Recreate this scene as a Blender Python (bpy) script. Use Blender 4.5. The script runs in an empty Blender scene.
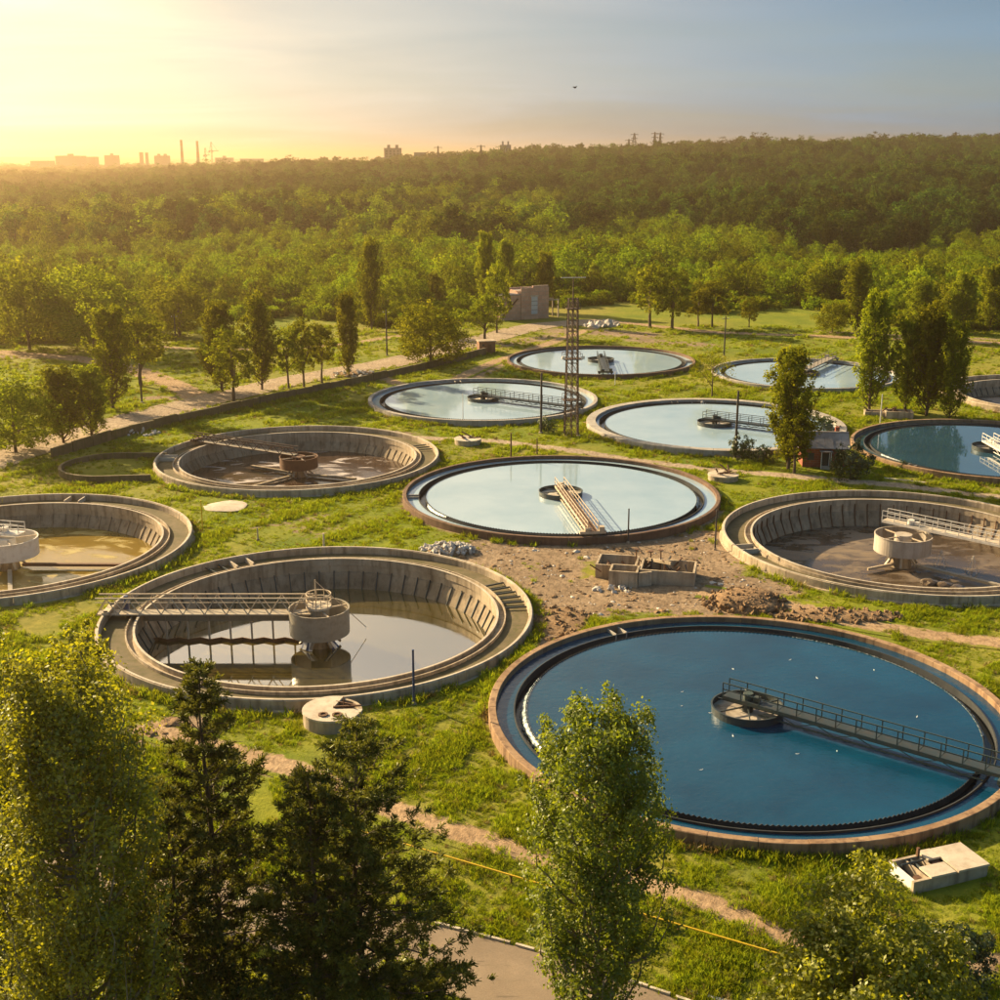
import bpy, bmesh, math, random
import numpy as np
from mathutils import Vector, Matrix, Euler

R = math.radians
rng = np.random.default_rng(7)
random.seed(7)
scene = bpy.context.scene
col = scene.collection

# ------------------------------------------------------------------ camera
CAM_H = 42.0
FOC = 1245.5
HORIZON = 157.7
PITCH = math.atan((500 - HORIZON) / FOC)
cam_d = bpy.data.cameras.new('camera')
cam_d.sensor_width = 36.0
cam_d.lens = 36.0 * FOC / 1000.0
cam_d.clip_start = 0.5
cam_d.clip_end = 40000
cam = bpy.data.objects.new('camera', cam_d)
cam.location = (0, 0, CAM_H)
cam.rotation_euler = (math.pi / 2 - PITCH, 0, 0)
col.objects.link(cam)
scene.camera = cam

# ------------------------------------------------------------------ sky, sun, exposure
SUN_AZ = R(51)       # to the left of the view direction
SUN_EL = R(23)
SUN = Vector((-math.sin(SUN_AZ) * math.cos(SUN_EL), math.cos(SUN_AZ) * math.cos(SUN_EL), math.sin(SUN_EL)))
SKY_STRENGTH = 0.087
EXPOSURE = 1.52
HAZE_DENSITY = 0.00020

world = bpy.data.worlds.new('World')
scene.world = world
world.use_nodes = True
wt = world.node_tree
wt.nodes.clear()


def N(t, kind, **kw):
    n = t.nodes.new(kind)
    for k, v in kw.items():
        if k.startswith('i_'):
            n.inputs[k[2:].replace('_', ' ')].default_value = v
        else:
            setattr(n, k, v)
    return n


def math_node(t, op, a, b=None, c=None, clamp=False):
    n = t.nodes.new('ShaderNodeMath')
    n.operation = op
    n.use_clamp = clamp
    for i, v in enumerate((a, b, c)):
        if v is None:
            continue
        if isinstance(v, (int, float)):
            n.inputs[i].default_value = v
        else:
            t.links.new(v, n.inputs[i])
    return n.outputs[0]


def mix_col(t, fac, a, b, blend='MIX'):
    n = t.nodes.new('ShaderNodeMix')
    n.data_type = 'RGBA'
    n.blend_type = blend
    n.clamp_factor = True
    for i, v in ((0, fac), (6, a), (7, b)):
        if isinstance(v, (int, float)):
            n.inputs[i].default_value = v
        elif isinstance(v, (tuple, list)):
            n.inputs[i].default_value = (*v[:3], 1)
        else:
            t.links.new(v, n.inputs[i])
    return n.outputs[2]


def ramp(t, fac, stops, interp='LINEAR'):
    n = t.nodes.new('ShaderNodeValToRGB')
    n.color_ramp.interpolation = interp
    cr = n.color_ramp
    while len(cr.elements) > 1:
        cr.elements.remove(cr.elements[-1])
    for i, (p, c) in enumerate(stops):
        e = cr.elements[0] if i == 0 else cr.elements.new(p)
        e.position = p
        e.color = (*c[:3], 1) if isinstance(c, (tuple, list)) else (c, c, c, 1)
    t.links.new(fac, n.inputs[0])
    return n.outputs[0]


def noise(t, vec, scale, detail=4, rough=0.55, dist=0.0):
    n = t.nodes.new('ShaderNodeTexNoise')
    n.inputs['Scale'].default_value = scale
    n.inputs['Detail'].default_value = detail
    n.inputs['Roughness'].default_value = rough
    n.inputs['Distortion'].default_value = dist
    if vec is not None:
        t.links.new(vec, n.inputs['Vector'])
    return n.outputs['Fac']


def mapping(t, vec, scale=(1, 1, 1), rot=(0, 0, 0)):
    n = t.nodes.new('ShaderNodeMapping')
    n.inputs['Scale'].default_value = scale
    n.inputs['Rotation'].default_value = rot
    t.links.new(vec, n.inputs['Vector'])
    return n.outputs[0]


def build_world():
    t = wt
    sky = N(t, 'ShaderNodeTexSky', sky_type='NISHITA')
    sky.sun_disc = False
    sky.sun_elevation = SUN_EL
    sky.sun_rotation = -SUN_AZ
    sky.air_density = 1.0
    sky.dust_density = 1.0
    sky.ozone_density = 3.0
    tc = N(t, 'ShaderNodeTexCoord')
    d = tc.outputs['Generated']
    sep = N(t, 'ShaderNodeSeparateXYZ')
    t.links.new(d, sep.inputs[0])
    # angle to the sun drives how bright a cloud is
    dot = N(t, 'ShaderNodeVectorMath', operation='DOT_PRODUCT')
    t.links.new(d, dot.inputs[0])
    dot.inputs[1].default_value = SUN
    dpos = math_node(t, 'MAXIMUM', dot.outputs['Value'], 0.0)
    glow = math_node(t, 'POWER', dpos, 4.0)
    # cloud sheet seen in perspective
    z = math_node(t, 'MAXIMUM', sep.outputs[2], 0.0)
    zz = math_node(t, 'ADD', z, 0.10)
    u = math_node(t, 'DIVIDE', sep.outputs[0], zz)
    v = math_node(t, 'DIVIDE', sep.outputs[1], zz)
    cmb = N(t, 'ShaderNodeCombineXYZ')
    t.links.new(u, cmb.inputs[0])
    t.links.new(v, cmb.inputs[1])
    m1 = mapping(t, cmb.outputs[0], (0.55, 0.9, 1), (0, 0, R(14)))
    n1 = noise(t, m1, 1.0, 7, 0.52, 0.6)
    m2 = mapping(t, cmb.outputs[0], (0.22, 0.3, 1), (0, 0, R(-20)))
    n2 = noise(t, m2, 1.0, 3, 0.5)
    mask = math_node(t, 'ADD', math_node(t, 'MULTIPLY', n1, 0.65), math_node(t, 'MULTIPLY', n2, 0.55))
    mask = ramp(t, mask, [(0.36, 0.80), (0.78, 1.0)], 'EASE')
    mask = math_node(t, 'MULTIPLY', mask, 0.96)
    thick = ramp(t, n1, [(0.35, 0.72), (0.68, 1.3)])
    ccol = mix_col(t, glow, (0.44, 0.92, 1.45), (10.4, 7.8, 4.0))
    ccol = mix_col(t, 1.0, ccol, thick, 'MULTIPLY')
    out = mix_col(t, mask, sky.outputs[0], ccol)
    bg = N(t, 'ShaderNodeBackground')
    t.links.new(out, bg.inputs[0])
    bg.inputs[1].default_value = SKY_STRENGTH
    o = N(t, 'ShaderNodeOutputWorld')
    t.links.new(bg.outputs[0], o.inputs[0])


build_world()

sun_d = bpy.data.lights.new('sun', 'SUN')
sun_d.energy = 5.0
sun_d.angle = R(0.6)
sun_d.color = (1.0, 0.75, 0.43)
sun = bpy.data.objects.new('sun', sun_d)
sun.rotation_euler = SUN.to_track_quat('Z', 'Y').to_euler()
sun.location = (-80, 60, 60)
col.objects.link(sun)

vs = scene.view_settings
vs.view_transform = 'Standard'
vs.look = 'None'
vs.exposure = EXPOSURE
vs.gamma = 1.0
vs.use_curve_mapping = False
cy = scene.cycles
cy.use_denoising = True
try:
    cy.denoiser = 'OPENIMAGEDENOISE'
    cy.denoising_input_passes = 'RGB_ALBEDO_NORMAL'
    cy.denoising_prefilter = 'ACCURATE'
except Exception:
    pass
cy.max_bounces = 6
cy.diffuse_bounces = 3
cy.glossy_bounces = 3
cy.transmission_bounces = 4
cy.volume_bounces = 0
cy.transparent_max_bounces = 6
cy.caustics_reflective = False
cy.caustics_refractive = False
cy.sample_clamp_indirect = 4
cy.use_adaptive_sampling = True
cy.adaptive_threshold = 0.015


# ------------------------------------------------------------------ helpers
def ground_point(px, py, z=0.3):
    """where the sight line of a photo pixel (1000 x 1000) meets the level z"""
    a = (px - 500) / FOC
    b = (py - 500) / FOC
    dy = math.cos(PITCH) - b * math.sin(PITCH)
    dz = -math.sin(PITCH) - b * math.cos(PITCH)
    k = (z - CAM_H) / dz
    return (a * k, dy * k)


def px_per_m(x, y, z=0.0):
    return FOC / (y * math.cos(PITCH) - (z - CAM_H) * math.sin(PITCH))


def height_to_row(x, y, row):
    """height of a vertical thing at ground point (x, y) whose top is seen at that photo row"""
    b = (row - 500) / FOC
    ang = PITCH + math.atan(b)
    return CAM_H - y * math.tan(ang)


def link(o, parent=None):
    col.objects.link(o)
    if parent is not None:
        o.parent = parent
    return o


def tag(o, label=None, cat=None, group=None, kind=None):
    if label:
        o['label'] = label
    if cat:
        o['category'] = cat
    if group:
        o['group'] = group
    if kind:
        o['kind'] = kind
    return o


def empty(name, loc, rz=0.0, label=None, cat=None, group=None):
    o = bpy.data.objects.new(name, None)
    o.empty_display_size = 0.5
    o.location = loc
    o.rotation_euler = (0, 0, rz)
    link(o)
    return tag(o, label, cat, group)


def obj(name, me, mat=None, parent=None, loc=(0, 0, 0), rot=(0, 0, 0), scale=(1, 1, 1)):
    o = bpy.data.objects.new(name, me)
    if mat is not None and len(me.materials) == 0:
        me.materials.append(mat)
    o.location = loc
    o.rotation_euler = rot
    o.scale = scale
    link(o, parent)
    return o


def mesh(name, verts, faces, mat=None, smooth=False):
    me = bpy.data.meshes.new(name)
    me.from_pydata([tuple(v) for v in verts], [], [tuple(f) for f in faces])
    if smooth:
        me.polygons.foreach_set('use_smooth', [True] * len(me.polygons))
    me.update()
    if mat is not None:
        me.materials.append(mat)
    return me


def np_mesh(name, V, F, mats=(), mat_idx=None, var=None, smooth=False, normals=None):
    """fast mesh from numpy arrays; F is (m, k)"""
    me = bpy.data.meshes.new(name)
    V = np.asarray(V, np.float32)
    F = np.asarray(F, np.int32)
    m, k = F.shape
    me.vertices.add(len(V))
    me.vertices.foreach_set('co', V.ravel())
    me.loops.add(m * k)
    me.loops.foreach_set('vertex_index', F.ravel())
    me.polygons.add(m)
    me.polygons.foreach_set('loop_start', np.arange(0, m * k, k, dtype=np.int32))
    me.polygons.foreach_set('loop_total', np.full(m, k, np.int32))
    for mt in mats:
        me.materials.append(mt)
    if mat_idx is not None:
        me.polygons.foreach_set('material_index', np.asarray(mat_idx, np.int32))
    if smooth:
        me.polygons.foreach_set('use_smooth', np.ones(m, bool))
    me.update(calc_edges=True)
    if var is not None:
        at = me.attributes.new('var', 'FLOAT', 'FACE')
        at.data.foreach_set('value', np.asarray(var, np.float32))
    if normals is not None:
        me.polygons.foreach_set('use_smooth', np.ones(m, bool))
        me.normals_split_custom_set_from_vertices(normals.tolist())
    me.validate()
    return me


_box_cache = {}


def unit_box(mat):
    if mat.name not in _box_cache:
        v = [(x, y, z) for x in (-.5, .5) for y in (-.5, .5) for z in (-.5, .5)]
        f = [(0, 1, 3, 2), (4, 6, 7, 5), (0, 4, 5, 1), (2, 3, 7, 6), (0, 2, 6, 4), (1, 5, 7, 3)]
        _box_cache[mat.name] = mesh('box_' + mat.name, v, f, mat)
    return _box_cache[mat.name]


def box(name, mat, parent, c, s, rz=0.0):
    return obj(name, unit_box(mat), None, parent, c, (0, 0, rz), s)


def beam(name, mat, parent, a, b, w, h=None):
    """square bar from a to b"""
    a = Vector(a)
    b = Vector(b)
    h = h or w
    d = b - a
    q = d.to_track_quat('X', 'Z')
    o = bpy.data.objects.new(name, unit_box(mat))
    o.matrix_basis = Matrix.Translation((a + b) / 2) @ q.to_matrix().to_4x4() @ Matrix.Diagonal((d.length, w, h, 1))
    link(o, parent)
    return o


_cyl_cache = {}


def unit_cyl(mat, n=12, taper=1.0):
    key = (mat.name, n, taper)
    if key not in _cyl_cache:
        v = [(math.cos(i * 2 * math.pi / n), math.sin(i * 2 * math.pi / n), 0) for i in range(n)]
        v += [(taper * math.cos(i * 2 * math.pi / n), taper * math.sin(i * 2 * math.pi / n), 1) for i in range(n)]
        f = [(i, (i + 1) % n, n + (i + 1) % n, n + i) for i in range(n)] + [tuple(range(n))[::-1], tuple(range(n, 2 * n))]
        _cyl_cache[key] = mesh('cyl_' + mat.name, v, f, mat)
    return _cyl_cache[key]


def cyl(name, mat, parent, base, r, h, n=12, taper=1.0):
    return obj(name, unit_cyl(mat, n, taper), None, parent, base, (0, 0, 0), (r, r, h))


def rod(name, mat, parent, a, b, r, n=8):
    a = Vector(a)
    b = Vector(b)
    d = b - a
    q = d.to_track_quat('Z', 'Y')
    o = bpy.data.objects.new(name, unit_cyl(mat, n))
    o.matrix_basis = Matrix.Translation(a) @ q.to_matrix().to_4x4() @ Matrix.Diagonal((r, r, d.length, 1))
    link(o, parent)
    return o


def revolve(name, prof, n, mat, a0=0.0, a1=2 * math.pi, closed_prof=True, caps=False, smooth=False):
    """turn a profile [(r, z), ...] about Z"""
    full = abs(a1 - a0 - 2 * math.pi) < 1e-6
    steps = n if full else n + 1
    k = len(prof)
    V = []
    for i in range(steps):
        a = a0 + (a1 - a0) * i / n
        for r, z in prof:
            V.append((r * math.cos(a), r * math.sin(a), z))
    F = []
    kk = k if closed_prof else k - 1
    for i in range(n):
        i2 = (i + 1) % steps
        for j in range(kk):
            j2 = (j + 1) % k
            F.append((i * k + j, i2 * k + j, i2 * k + j2, i * k + j2))
    if caps and not full:
        F.append(tuple(range(k))[::-1])
        F.append(tuple((steps - 1) * k + j for j in range(k)))
    me = mesh(name, V, F, mat)
    if smooth:
        me.polygons.foreach_set('use_smooth', [True] * len(me.polygons))
    return me


def disc(name, r, n, mat, z=0.0, rings=6, wob=0.0):
    V = [(0, 0, z)]
    F = []
    for q in range(1, rings + 1):
        for i in range(n):
            a = i * 2 * math.pi / n
            V.append((r * q / rings * math.cos(a), r * q / rings * math.sin(a), z + (random.uniform(-wob, wob) if wob else 0)))
    for i in range(n):
        F.append((0, 1 + i, 1 + (i + 1) % n))
    for q in range(1, rings):
        o1 = 1 + (q - 1) * n
        o2 = 1 + q * n
        for i in range(n):
            F.append((o1 + i, o2 + i, o2 + (i + 1) % n, o1 + (i + 1) % n))
    return mesh(name, V, F, mat)


# ------------------------------------------------------------------ materials
MATS = {}


def new_mat(name):
    m = bpy.data.materials.new(name)
    m.use_nodes = True
    t = m.node_tree
    t.nodes.clear()
    out = N(t, 'ShaderNodeOutputMaterial')
    geo = N(t, 'ShaderNodeNewGeometry')
    MATS[name] = m
    return m, t, out, geo.outputs['Position']


def principled(t, out, color, rough=0.8, metal=0.0, spec=0.3, bump=None, bump_strength=0.3, bump_dist=0.05):
    p = N(t, 'ShaderNodeBsdfPrincipled')
    if isinstance(color, (tuple, list)):
        p.inputs['Base Color'].default_value = (*color[:3], 1)
    else:
        t.links.new(color, p.inputs['Base Color'])
    if isinstance(rough, (int, float)):
        p.inputs['Roughness'].default_value = rough
    else:
        t.links.new(rough, p.inputs['Roughness'])
    p.inputs['Metallic'].default_value = metal
    p.inputs['Specular IOR Level'].default_value = spec
    if bump is not None:
        b = N(t, 'ShaderNodeBump')
        b.inputs['Strength'].default_value = bump_strength
        b.inputs['Distance'].default_value = bump_dist
        t.links.new(bump, b.inputs['Height'])
        t.links.new(b.outputs[0], p.inputs['Normal'])
    t.links.new(p.outputs[0], out.inputs[0])
    return p


def mat_concrete(name, light, dark, stain, stain_amt=0.5, scale=1.0):
    m, t, out, pos = new_mat(name)
    n1 = noise(t, pos, 0.35 * scale, 6, 0.6)
    n2 = noise(t, pos, 3.2 * scale, 5, 0.65)
    st = mapping(t, pos, (1.6 * scale, 1.6 * scale, 0.14 * scale))
    n3 = noise(t, st, 1.0, 5, 0.6)
    c = mix_col(t, ramp(t, n1, [(0.35, 0.0), (0.65, 1.0)]), dark, light)
    c = mix_col(t, math_node(t, 'MULTIPLY', ramp(t, n2, [(0.45, 0.0), (0.7, 1.0)]), 0.45), c, dark)
    c = mix_col(t, math_node(t, 'MULTIPLY', ramp(t, n3, [(0.48, 0.0), (0.66, 1.0)]), stain_amt), c, stain)
    principled(t, out, c, 0.88, 0, 0.2, n2, 0.5, 0.03)
    return m


def mat_paint(name, c, rust=(0.16, 0.07, 0.03), amt=0.35, rough=0.5, metal=0.0):
    m, t, out, pos = new_mat(name)
    n1 = noise(t, pos, 1.7, 6, 0.65)
    f = math_node(t, 'MULTIPLY', ramp(t, n1, [(0.48, 0.0), (0.68, 1.0)]), amt)
    principled(t, out, mix_col(t, f, c, rust), rough, metal, 0.4)
    return m


mat_concrete('concrete', (0.52, 0.43, 0.31), (0.31, 0.25, 0.175), (0.14, 0.105, 0.07), 0.65)
mat_concrete('concrete_dark', (0.37, 0.30, 0.21), (0.21, 0.165, 0.11), (0.085, 0.065, 0.045), 0.6)
mat_concrete('concrete_pale', (0.60, 0.54, 0.43), (0.42, 0.36, 0.28), (0.25, 0.18, 0.12), 0.35)
mat_concrete('rim_tan', (0.36, 0.245, 0.145), (0.24, 0.15, 0.085), (0.12, 0.07, 0.045), 0.8)
mat_concrete('rim_brown', (0.20, 0.13, 0.085), (0.13, 0.08, 0.055), (0.08, 0.05, 0.035), 0.5)
mat_concrete('rim_grey', (0.44, 0.41, 0.36), (0.30, 0.27, 0.23), (0.17, 0.13, 0.10), 0.4)
mat_concrete('basin_dark', (0.055, 0.06, 0.062), (0.03, 0.035, 0.04), (0.02, 0.025, 0.03), 0.5)
mat_concrete('stone_pale', (0.58, 0.55, 0.50), (0.40, 0.37, 0.33), (0.25, 0.2, 0.15), 0.3, 2.0)
mat_concrete('soil_stone', (0.32, 0.23, 0.14), (0.19, 0.13, 0.08), (0.12, 0.08, 0.05), 0.4, 2.0)
mat_concrete('drum_white', (0.52, 0.47, 0.40), (0.38, 0.33, 0.27), (0.22, 0.16, 0.11), 0.5)
mat_concrete('slate', (0.36, 0.33, 0.31), (0.24, 0.215, 0.2), (0.14, 0.11, 0.09), 0.4)
mat_concrete('weed_wall', (0.17, 0.135, 0.08), (0.10, 0.085, 0.045), (0.07, 0.075, 0.02), 0.6)
mat_paint('steel_dark', (0.045, 0.062, 0.066), (0.10, 0.065, 0.04), 0.4, 0.45, 0.3)
mat_paint('steel_green', (0.06, 0.088, 0.08), (0.12, 0.075, 0.045), 0.4, 0.5, 0.2)
mat_paint('steel_beige', (0.52, 0.43, 0.31), (0.24, 0.14, 0.07), 0.4, 0.55)
mat_paint('steel_white', (0.66, 0.63, 0.57), (0.32, 0.22, 0.14), 0.35, 0.5)
mat_paint('drum_grey', (0.30, 0.265, 0.205), (0.17, 0.125, 0.08), 0.5, 0.55)
mat_paint('rusty', (0.13, 0.065, 0.035), (0.06, 0.035, 0.025), 0.6, 0.8)
mat_paint('tower_brown', (0.10, 0.062, 0.045), (0.05, 0.035, 0.03), 0.5, 0.7)
mat_paint('blue_paint', (0.02, 0.05, 0.14), (0.06, 0.05, 0.05), 0.2, 0.45)
mat_paint('yellow_paint', (0.72, 0.46, 0.02), (0.4, 0.25, 0.05), 0.15, 0.4)
mat_paint('white_paint_and_sun', (0.78, 0.76, 0.70), (0.5, 0.42, 0.32), 0.25, 0.5)  # also carries the painted sunlight of one pump box wall
mat_paint('red_paint', (0.40, 0.10, 0.06), (0.2, 0.07, 0.05), 0.2, 0.6)
mat_paint('pole_dark', (0.055, 0.05, 0.05), (0.1, 0.07, 0.05), 0.4, 0.7)
mat_paint('black_rubber', (0.02, 0.02, 0.02), (0.05, 0.04, 0.03), 0.2, 0.8)
mat_paint('far_wall', (0.30, 0.24, 0.20), (0.22, 0.17, 0.14), 0.4, 0.9)
mat_paint('far_grey', (0.26, 0.25, 0.25), (0.2, 0.18, 0.17), 0.4, 0.9)
mat_paint('window_dark', (0.05, 0.06, 0.07), (0.04, 0.04, 0.04), 0.1, 0.15)
mat_paint('window_pale', (0.45, 0.52, 0.55), (0.3, 0.3, 0.3), 0.2, 0.2)


def mat_brick(name, c1, c2, mortar, scale):
    m, t, out, pos = new_mat(name)
    tc = N(t, 'ShaderNodeTexCoord')
    sep = N(t, 'ShaderNodeSeparateXYZ')
    t.links.new(tc.outputs['Object'], sep.inputs[0])
    cm = N(t, 'ShaderNodeCombineXYZ')
    t.links.new(math_node(t, 'ADD', sep.outputs[0], sep.outputs[1]), cm.inputs[0])
    t.links.new(sep.outputs[2], cm.inputs[1])
    b = N(t, 'ShaderNodeTexBrick')
    t.links.new(cm.outputs[0], b.inputs['Vector'])
    b.inputs['Color1'].default_value = (*c1, 1)
    b.inputs['Color2'].default_value = (*c2, 1)
    b.inputs['Mortar'].default_value = (*mortar, 1)
    b.inputs['Scale'].default_value = scale
    b.inputs['Mortar Size'].default_value = 0.012
    n = noise(t, pos, 0.9, 5, 0.6)
    c = mix_col(t, math_node(t, 'MULTIPLY', ramp(t, n, [(0.4, 0.0), (0.7, 1.0)]), 0.4), b.outputs[0], tuple(x * 0.5 for x in c1))
    principled(t, out, c, 0.9, 0, 0.2)
    return m


mat_brick('brick_red', (0.36, 0.10, 0.055), (0.27, 0.07, 0.045), (0.3, 0.22, 0.17), 2.6)
mat_brick('brick_pink', (0.60, 0.37, 0.27), (0.50, 0.29, 0.21), (0.4, 0.33, 0.27), 2.0)
mat_brick('brick_brown', (0.28, 0.15, 0.09), (0.2, 0.1, 0.06), (0.25, 0.18, 0.13), 2.2)


def mat_water(name, body, ior, ripple=0.02, scale=0.9, foam=None, foam_stops=None, body2=None, rough=0.02):
    """a diffuse water body under a clear reflecting surface with faint ripples"""
    m, t, out, pos = new_mat(name)
    n1 = noise(t, pos, scale, 3, 0.5)
    n2 = noise(t, mapping(t, pos, (1, 1.6, 1), (0, 0, 0.5)), scale * 5, 2, 0.5)
    h = math_node(t, 'ADD', n1, math_node(t, 'MULTIPLY', n2, 0.25))
    b = N(t, 'ShaderNodeBump')
    b.inputs['Strength'].default_value = 1.0
    b.inputs['Distance'].default_value = ripple
    t.links.new(h, b.inputs['Height'])
    nb = noise(t, pos, 0.12, 5, 0.6)
    c = mix_col(t, ramp(t, nb, [(0.35, 0.0), (0.7, 1.0)]), body, body2 or tuple(x * 0.75 for x in body))
    rgh = math_node(t, 'ADD', rough, math_node(t, 'MULTIPLY', ramp(t, noise(t, mapping(t, pos, (0.5, 1.6, 1), (0, 0, 0.7)), 0.35, 6, 0.65, 0.7), [(0.42, 0.0), (0.68, 1.0)]), 0.10))
    if foam:
        nf = noise(t, mapping(t, pos, (1, 1.8, 1), (0, 0, 0.35)), 0.22, 8, 0.62, 0.8)
        ff = ramp(t, nf, foam_stops)
        c = mix_col(t, ff, c, foam)
        rgh = math_node(t, 'ADD', math_node(t, 'MULTIPLY', ff, 0.7), rgh)
    dif = N(t, 'ShaderNodeBsdfDiffuse')
    t.links.new(c, dif.inputs[0])
    gl = N(t, 'ShaderNodeBsdfGlossy')
    gl.inputs['Color'].default_value = (1, 1, 1, 1)
    if isinstance(rgh, float):
        gl.inputs['Roughness'].default_value = rgh
    else:
        t.links.new(rgh, gl.inputs['Roughness'])
    t.links.new(b.outputs[0], gl.inputs['Normal'])
    fr = N(t, 'ShaderNodeFresnel')
    fr.inputs['IOR'].default_value = ior
    t.links.new(b.outputs[0], fr.inputs['Normal'])
    fac = fr.outputs[0]
    if foam:
        fac = math_node(t, 'MULTIPLY', fac, math_node(t, 'SUBTRACT', 1.0, math_node(t, 'MULTIPLY', ff, 0.85)))
    mx = N(t, 'ShaderNodeMixShader')
    t.links.new(fac, mx.inputs[0])
    t.links.new(dif.outputs[0], mx.inputs[1])
    t.links.new(gl.outputs[0], mx.inputs[2])
    t.links.new(mx.outputs[0], out.inputs[0])
    return m


mat_water('water_deep', (0.003, 0.055, 0.11), 1.5, 0.03, 1.9, body2=(0.002, 0.030, 0.066))
mat_water('water_pale', (0.36, 0.48, 0.55), 3.0, 0.005, 0.8, body2=(0.27, 0.40, 0.48))  # pale body colour stands in for the bright sky mirrored in these tanks
mat_water('water_teal', (0.025, 0.075, 0.115), 2.6, 0.003, 0.8)
mat_water('water_olive', (0.10, 0.075, 0.018), 8.0, 0.0015, 0.5, body2=(0.07, 0.06, 0.015))
mat_water('water_algae', (0.22, 0.15, 0.03), 1.7, 0.004, 0.5, foam=(0.42, 0.34, 0.10), foam_stops=[(0.5, 0.0), (0.66, 0.8)])
mat_water('mud_wet', (0.07, 0.05, 0.033), 1.4, 0.03, 0.7, foam=(0.19, 0.14, 0.09), foam_stops=[(0.45, 0.0), (0.66, 0.9)], rough=0.12)
mat_water('mud_foam', (0.07, 0.045, 0.03), 1.5, 0.03, 0.6, foam=(0.52, 0.46, 0.42), foam_stops=[(0.53, 0.0), (0.66, 0.95)], rough=0.1)
mat_water('water_dark', (0.012, 0.022, 0.028), 1.33, 0.02, 2.0)
mat_water('scum', (0.20, 0.16, 0.11), 1.35, 0.02, 2.0, foam=(0.55, 0.5, 0.42), foam_stops=[(0.4, 0.0), (0.62, 1.0)], rough=0.2)


def grass_color(t, pos):
    n0 = noise(t, pos, 0.022, 4, 0.55)
    n1 = noise(t, pos, 0.11, 5, 0.6, 0.4)
    n2 = noise(t, pos, 0.9, 6, 0.65)
    n3 = noise(t, pos, 5.0, 4, 0.7)
    c = mix_col(t, ramp(t, n1, [(0.33, 0.0), (0.66, 1.0)]), (0.105, 0.155, 0.010), (0.225, 0.235, 0.018))
    c = mix_col(t, math_node(t, 'MULTIPLY', ramp(t, n0, [(0.44, 0.0), (0.62, 1.0)]), 0.75), c, (0.29, 0.235, 0.055))
    c = mix_col(t, math_node(t, 'MULTIPLY', ramp(t, n2, [(0.42, 0.0), (0.66, 1.0)]), 0.45), c, (0.075, 0.105, 0.01))
    c = mix_col(t, math_node(t, 'MULTIPLY', ramp(t, n2, [(0.66, 0.0), (0.78, 1.0)]), 0.4), c, (0.27, 0.2, 0.08))
    h = math_node(t, 'ADD', n2, math_node(t, 'MULTIPLY', n3, 0.6))
    return c, h


def soil_color(t, pos, a=(0.42, 0.29, 0.165), b=(0.27, 0.17, 0.095)):
    n1 = noise(t, pos, 0.25, 6, 0.62, 0.5)
    n2 = noise(t, mapping(t, pos, (1.3, 0.8, 1), (0, 0, 0.5)), 1.9, 8, 0.7)
    n3 = noise(t, pos, 7.0, 4, 0.7)
    c = mix_col(t, ramp(t, n1, [(0.32, 0.0), (0.68, 1.0)]), b, a)
    c = mix_col(t, math_node(t, 'MULTIPLY', ramp(t, n2, [(0.42, 0.0), (0.62, 1.0)]), 0.8), c, tuple(x * 0.55 for x in b))
    c = mix_col(t, math_node(t, 'MULTIPLY', ramp(t, n3, [(0.5, 0.0), (0.75, 1.0)]), 0.35), c, tuple(x * 1.15 for x in a))
    h = math_node(t, 'ADD', n2, math_node(t, 'MULTIPLY', n3, 0.4))
    return c, h


def mat_ground(name, soil_a=(0.42, 0.29, 0.165), soil_b=(0.27, 0.17, 0.095)):
    m, t, out, pos = new_mat(name)
    g, hg = grass_color(t, pos)
    s, hs = soil_color(t, pos, soil_a, soil_b)
    at = N(t, 'ShaderNodeAttribute', attribute_name='bare')
    nn = noise(t, pos, 0.8, 8, 0.72, 0.5)
    f = math_node(t, 'ADD', at.outputs['Fac'], math_node(t, 'MULTIPLY', math_node(t, 'SUBTRACT', nn, 0.5), 1.1))
    f = ramp(t, f, [(0.42, 0.0), (0.58, 1.0)])
    c = mix_col(t, f, g, s)
    h = mix_col(t, f, hg, hs)
    principled(t, out, c, 0.95, 0, 0.1, h, 0.9, 0.12)
    return m


def mat_soil(name, a, b):
    m, t, out, pos = new_mat(name)
    c, h = soil_color(t, pos, a, b)
    principled(t, out, c, 0.95, 0, 0.1, h, 1.0, 0.15)


mat_soil('soil_heap', (0.34, 0.23, 0.13), (0.22, 0.14, 0.08))
mat_ground('ground_mat', (0.37, 0.275, 0.18), (0.21, 0.15, 0.095))
mat_ground('track_mat', (0.46, 0.33, 0.20), (0.33, 0.22, 0.125))
mat_ground('grey_track_mat', (0.46, 0.37, 0.26), (0.33, 0.25, 0.17))


def mat_asphalt():
    m, t, out, pos = new_mat('asphalt')
    n1 = noise(t, pos, 0.4, 5, 0.6)
    n2 = noise(t, pos, 12.0, 4, 0.7)
    n3 = noise(t, mapping(t, pos, (0.3, 2.2, 1), (0, 0, R(27))), 0.9, 6, 0.6)
    c = mix_col(t, ramp(t, n1, [(0.3, 0.0), (0.7, 1.0)]), (0.19, 0.145, 0.10), (0.29, 0.225, 0.155))
    c = mix_col(t, math_node(t, 'MULTIPLY', ramp(t, n2, [(0.4, 0.0), (0.7, 1.0)]), 0.4), c, (0.10, 0.08, 0.065))
    c = mix_col(t, math_node(t, 'MULTIPLY', ramp(t, n3, [(0.62, 0.0), (0.66, 1.0)]), 0.5), c, (0.06, 0.05, 0.04))
    principled(t, out, c, 0.85, 0, 0.25, n2, 0.3, 0.02)


mat_asphalt()


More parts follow.
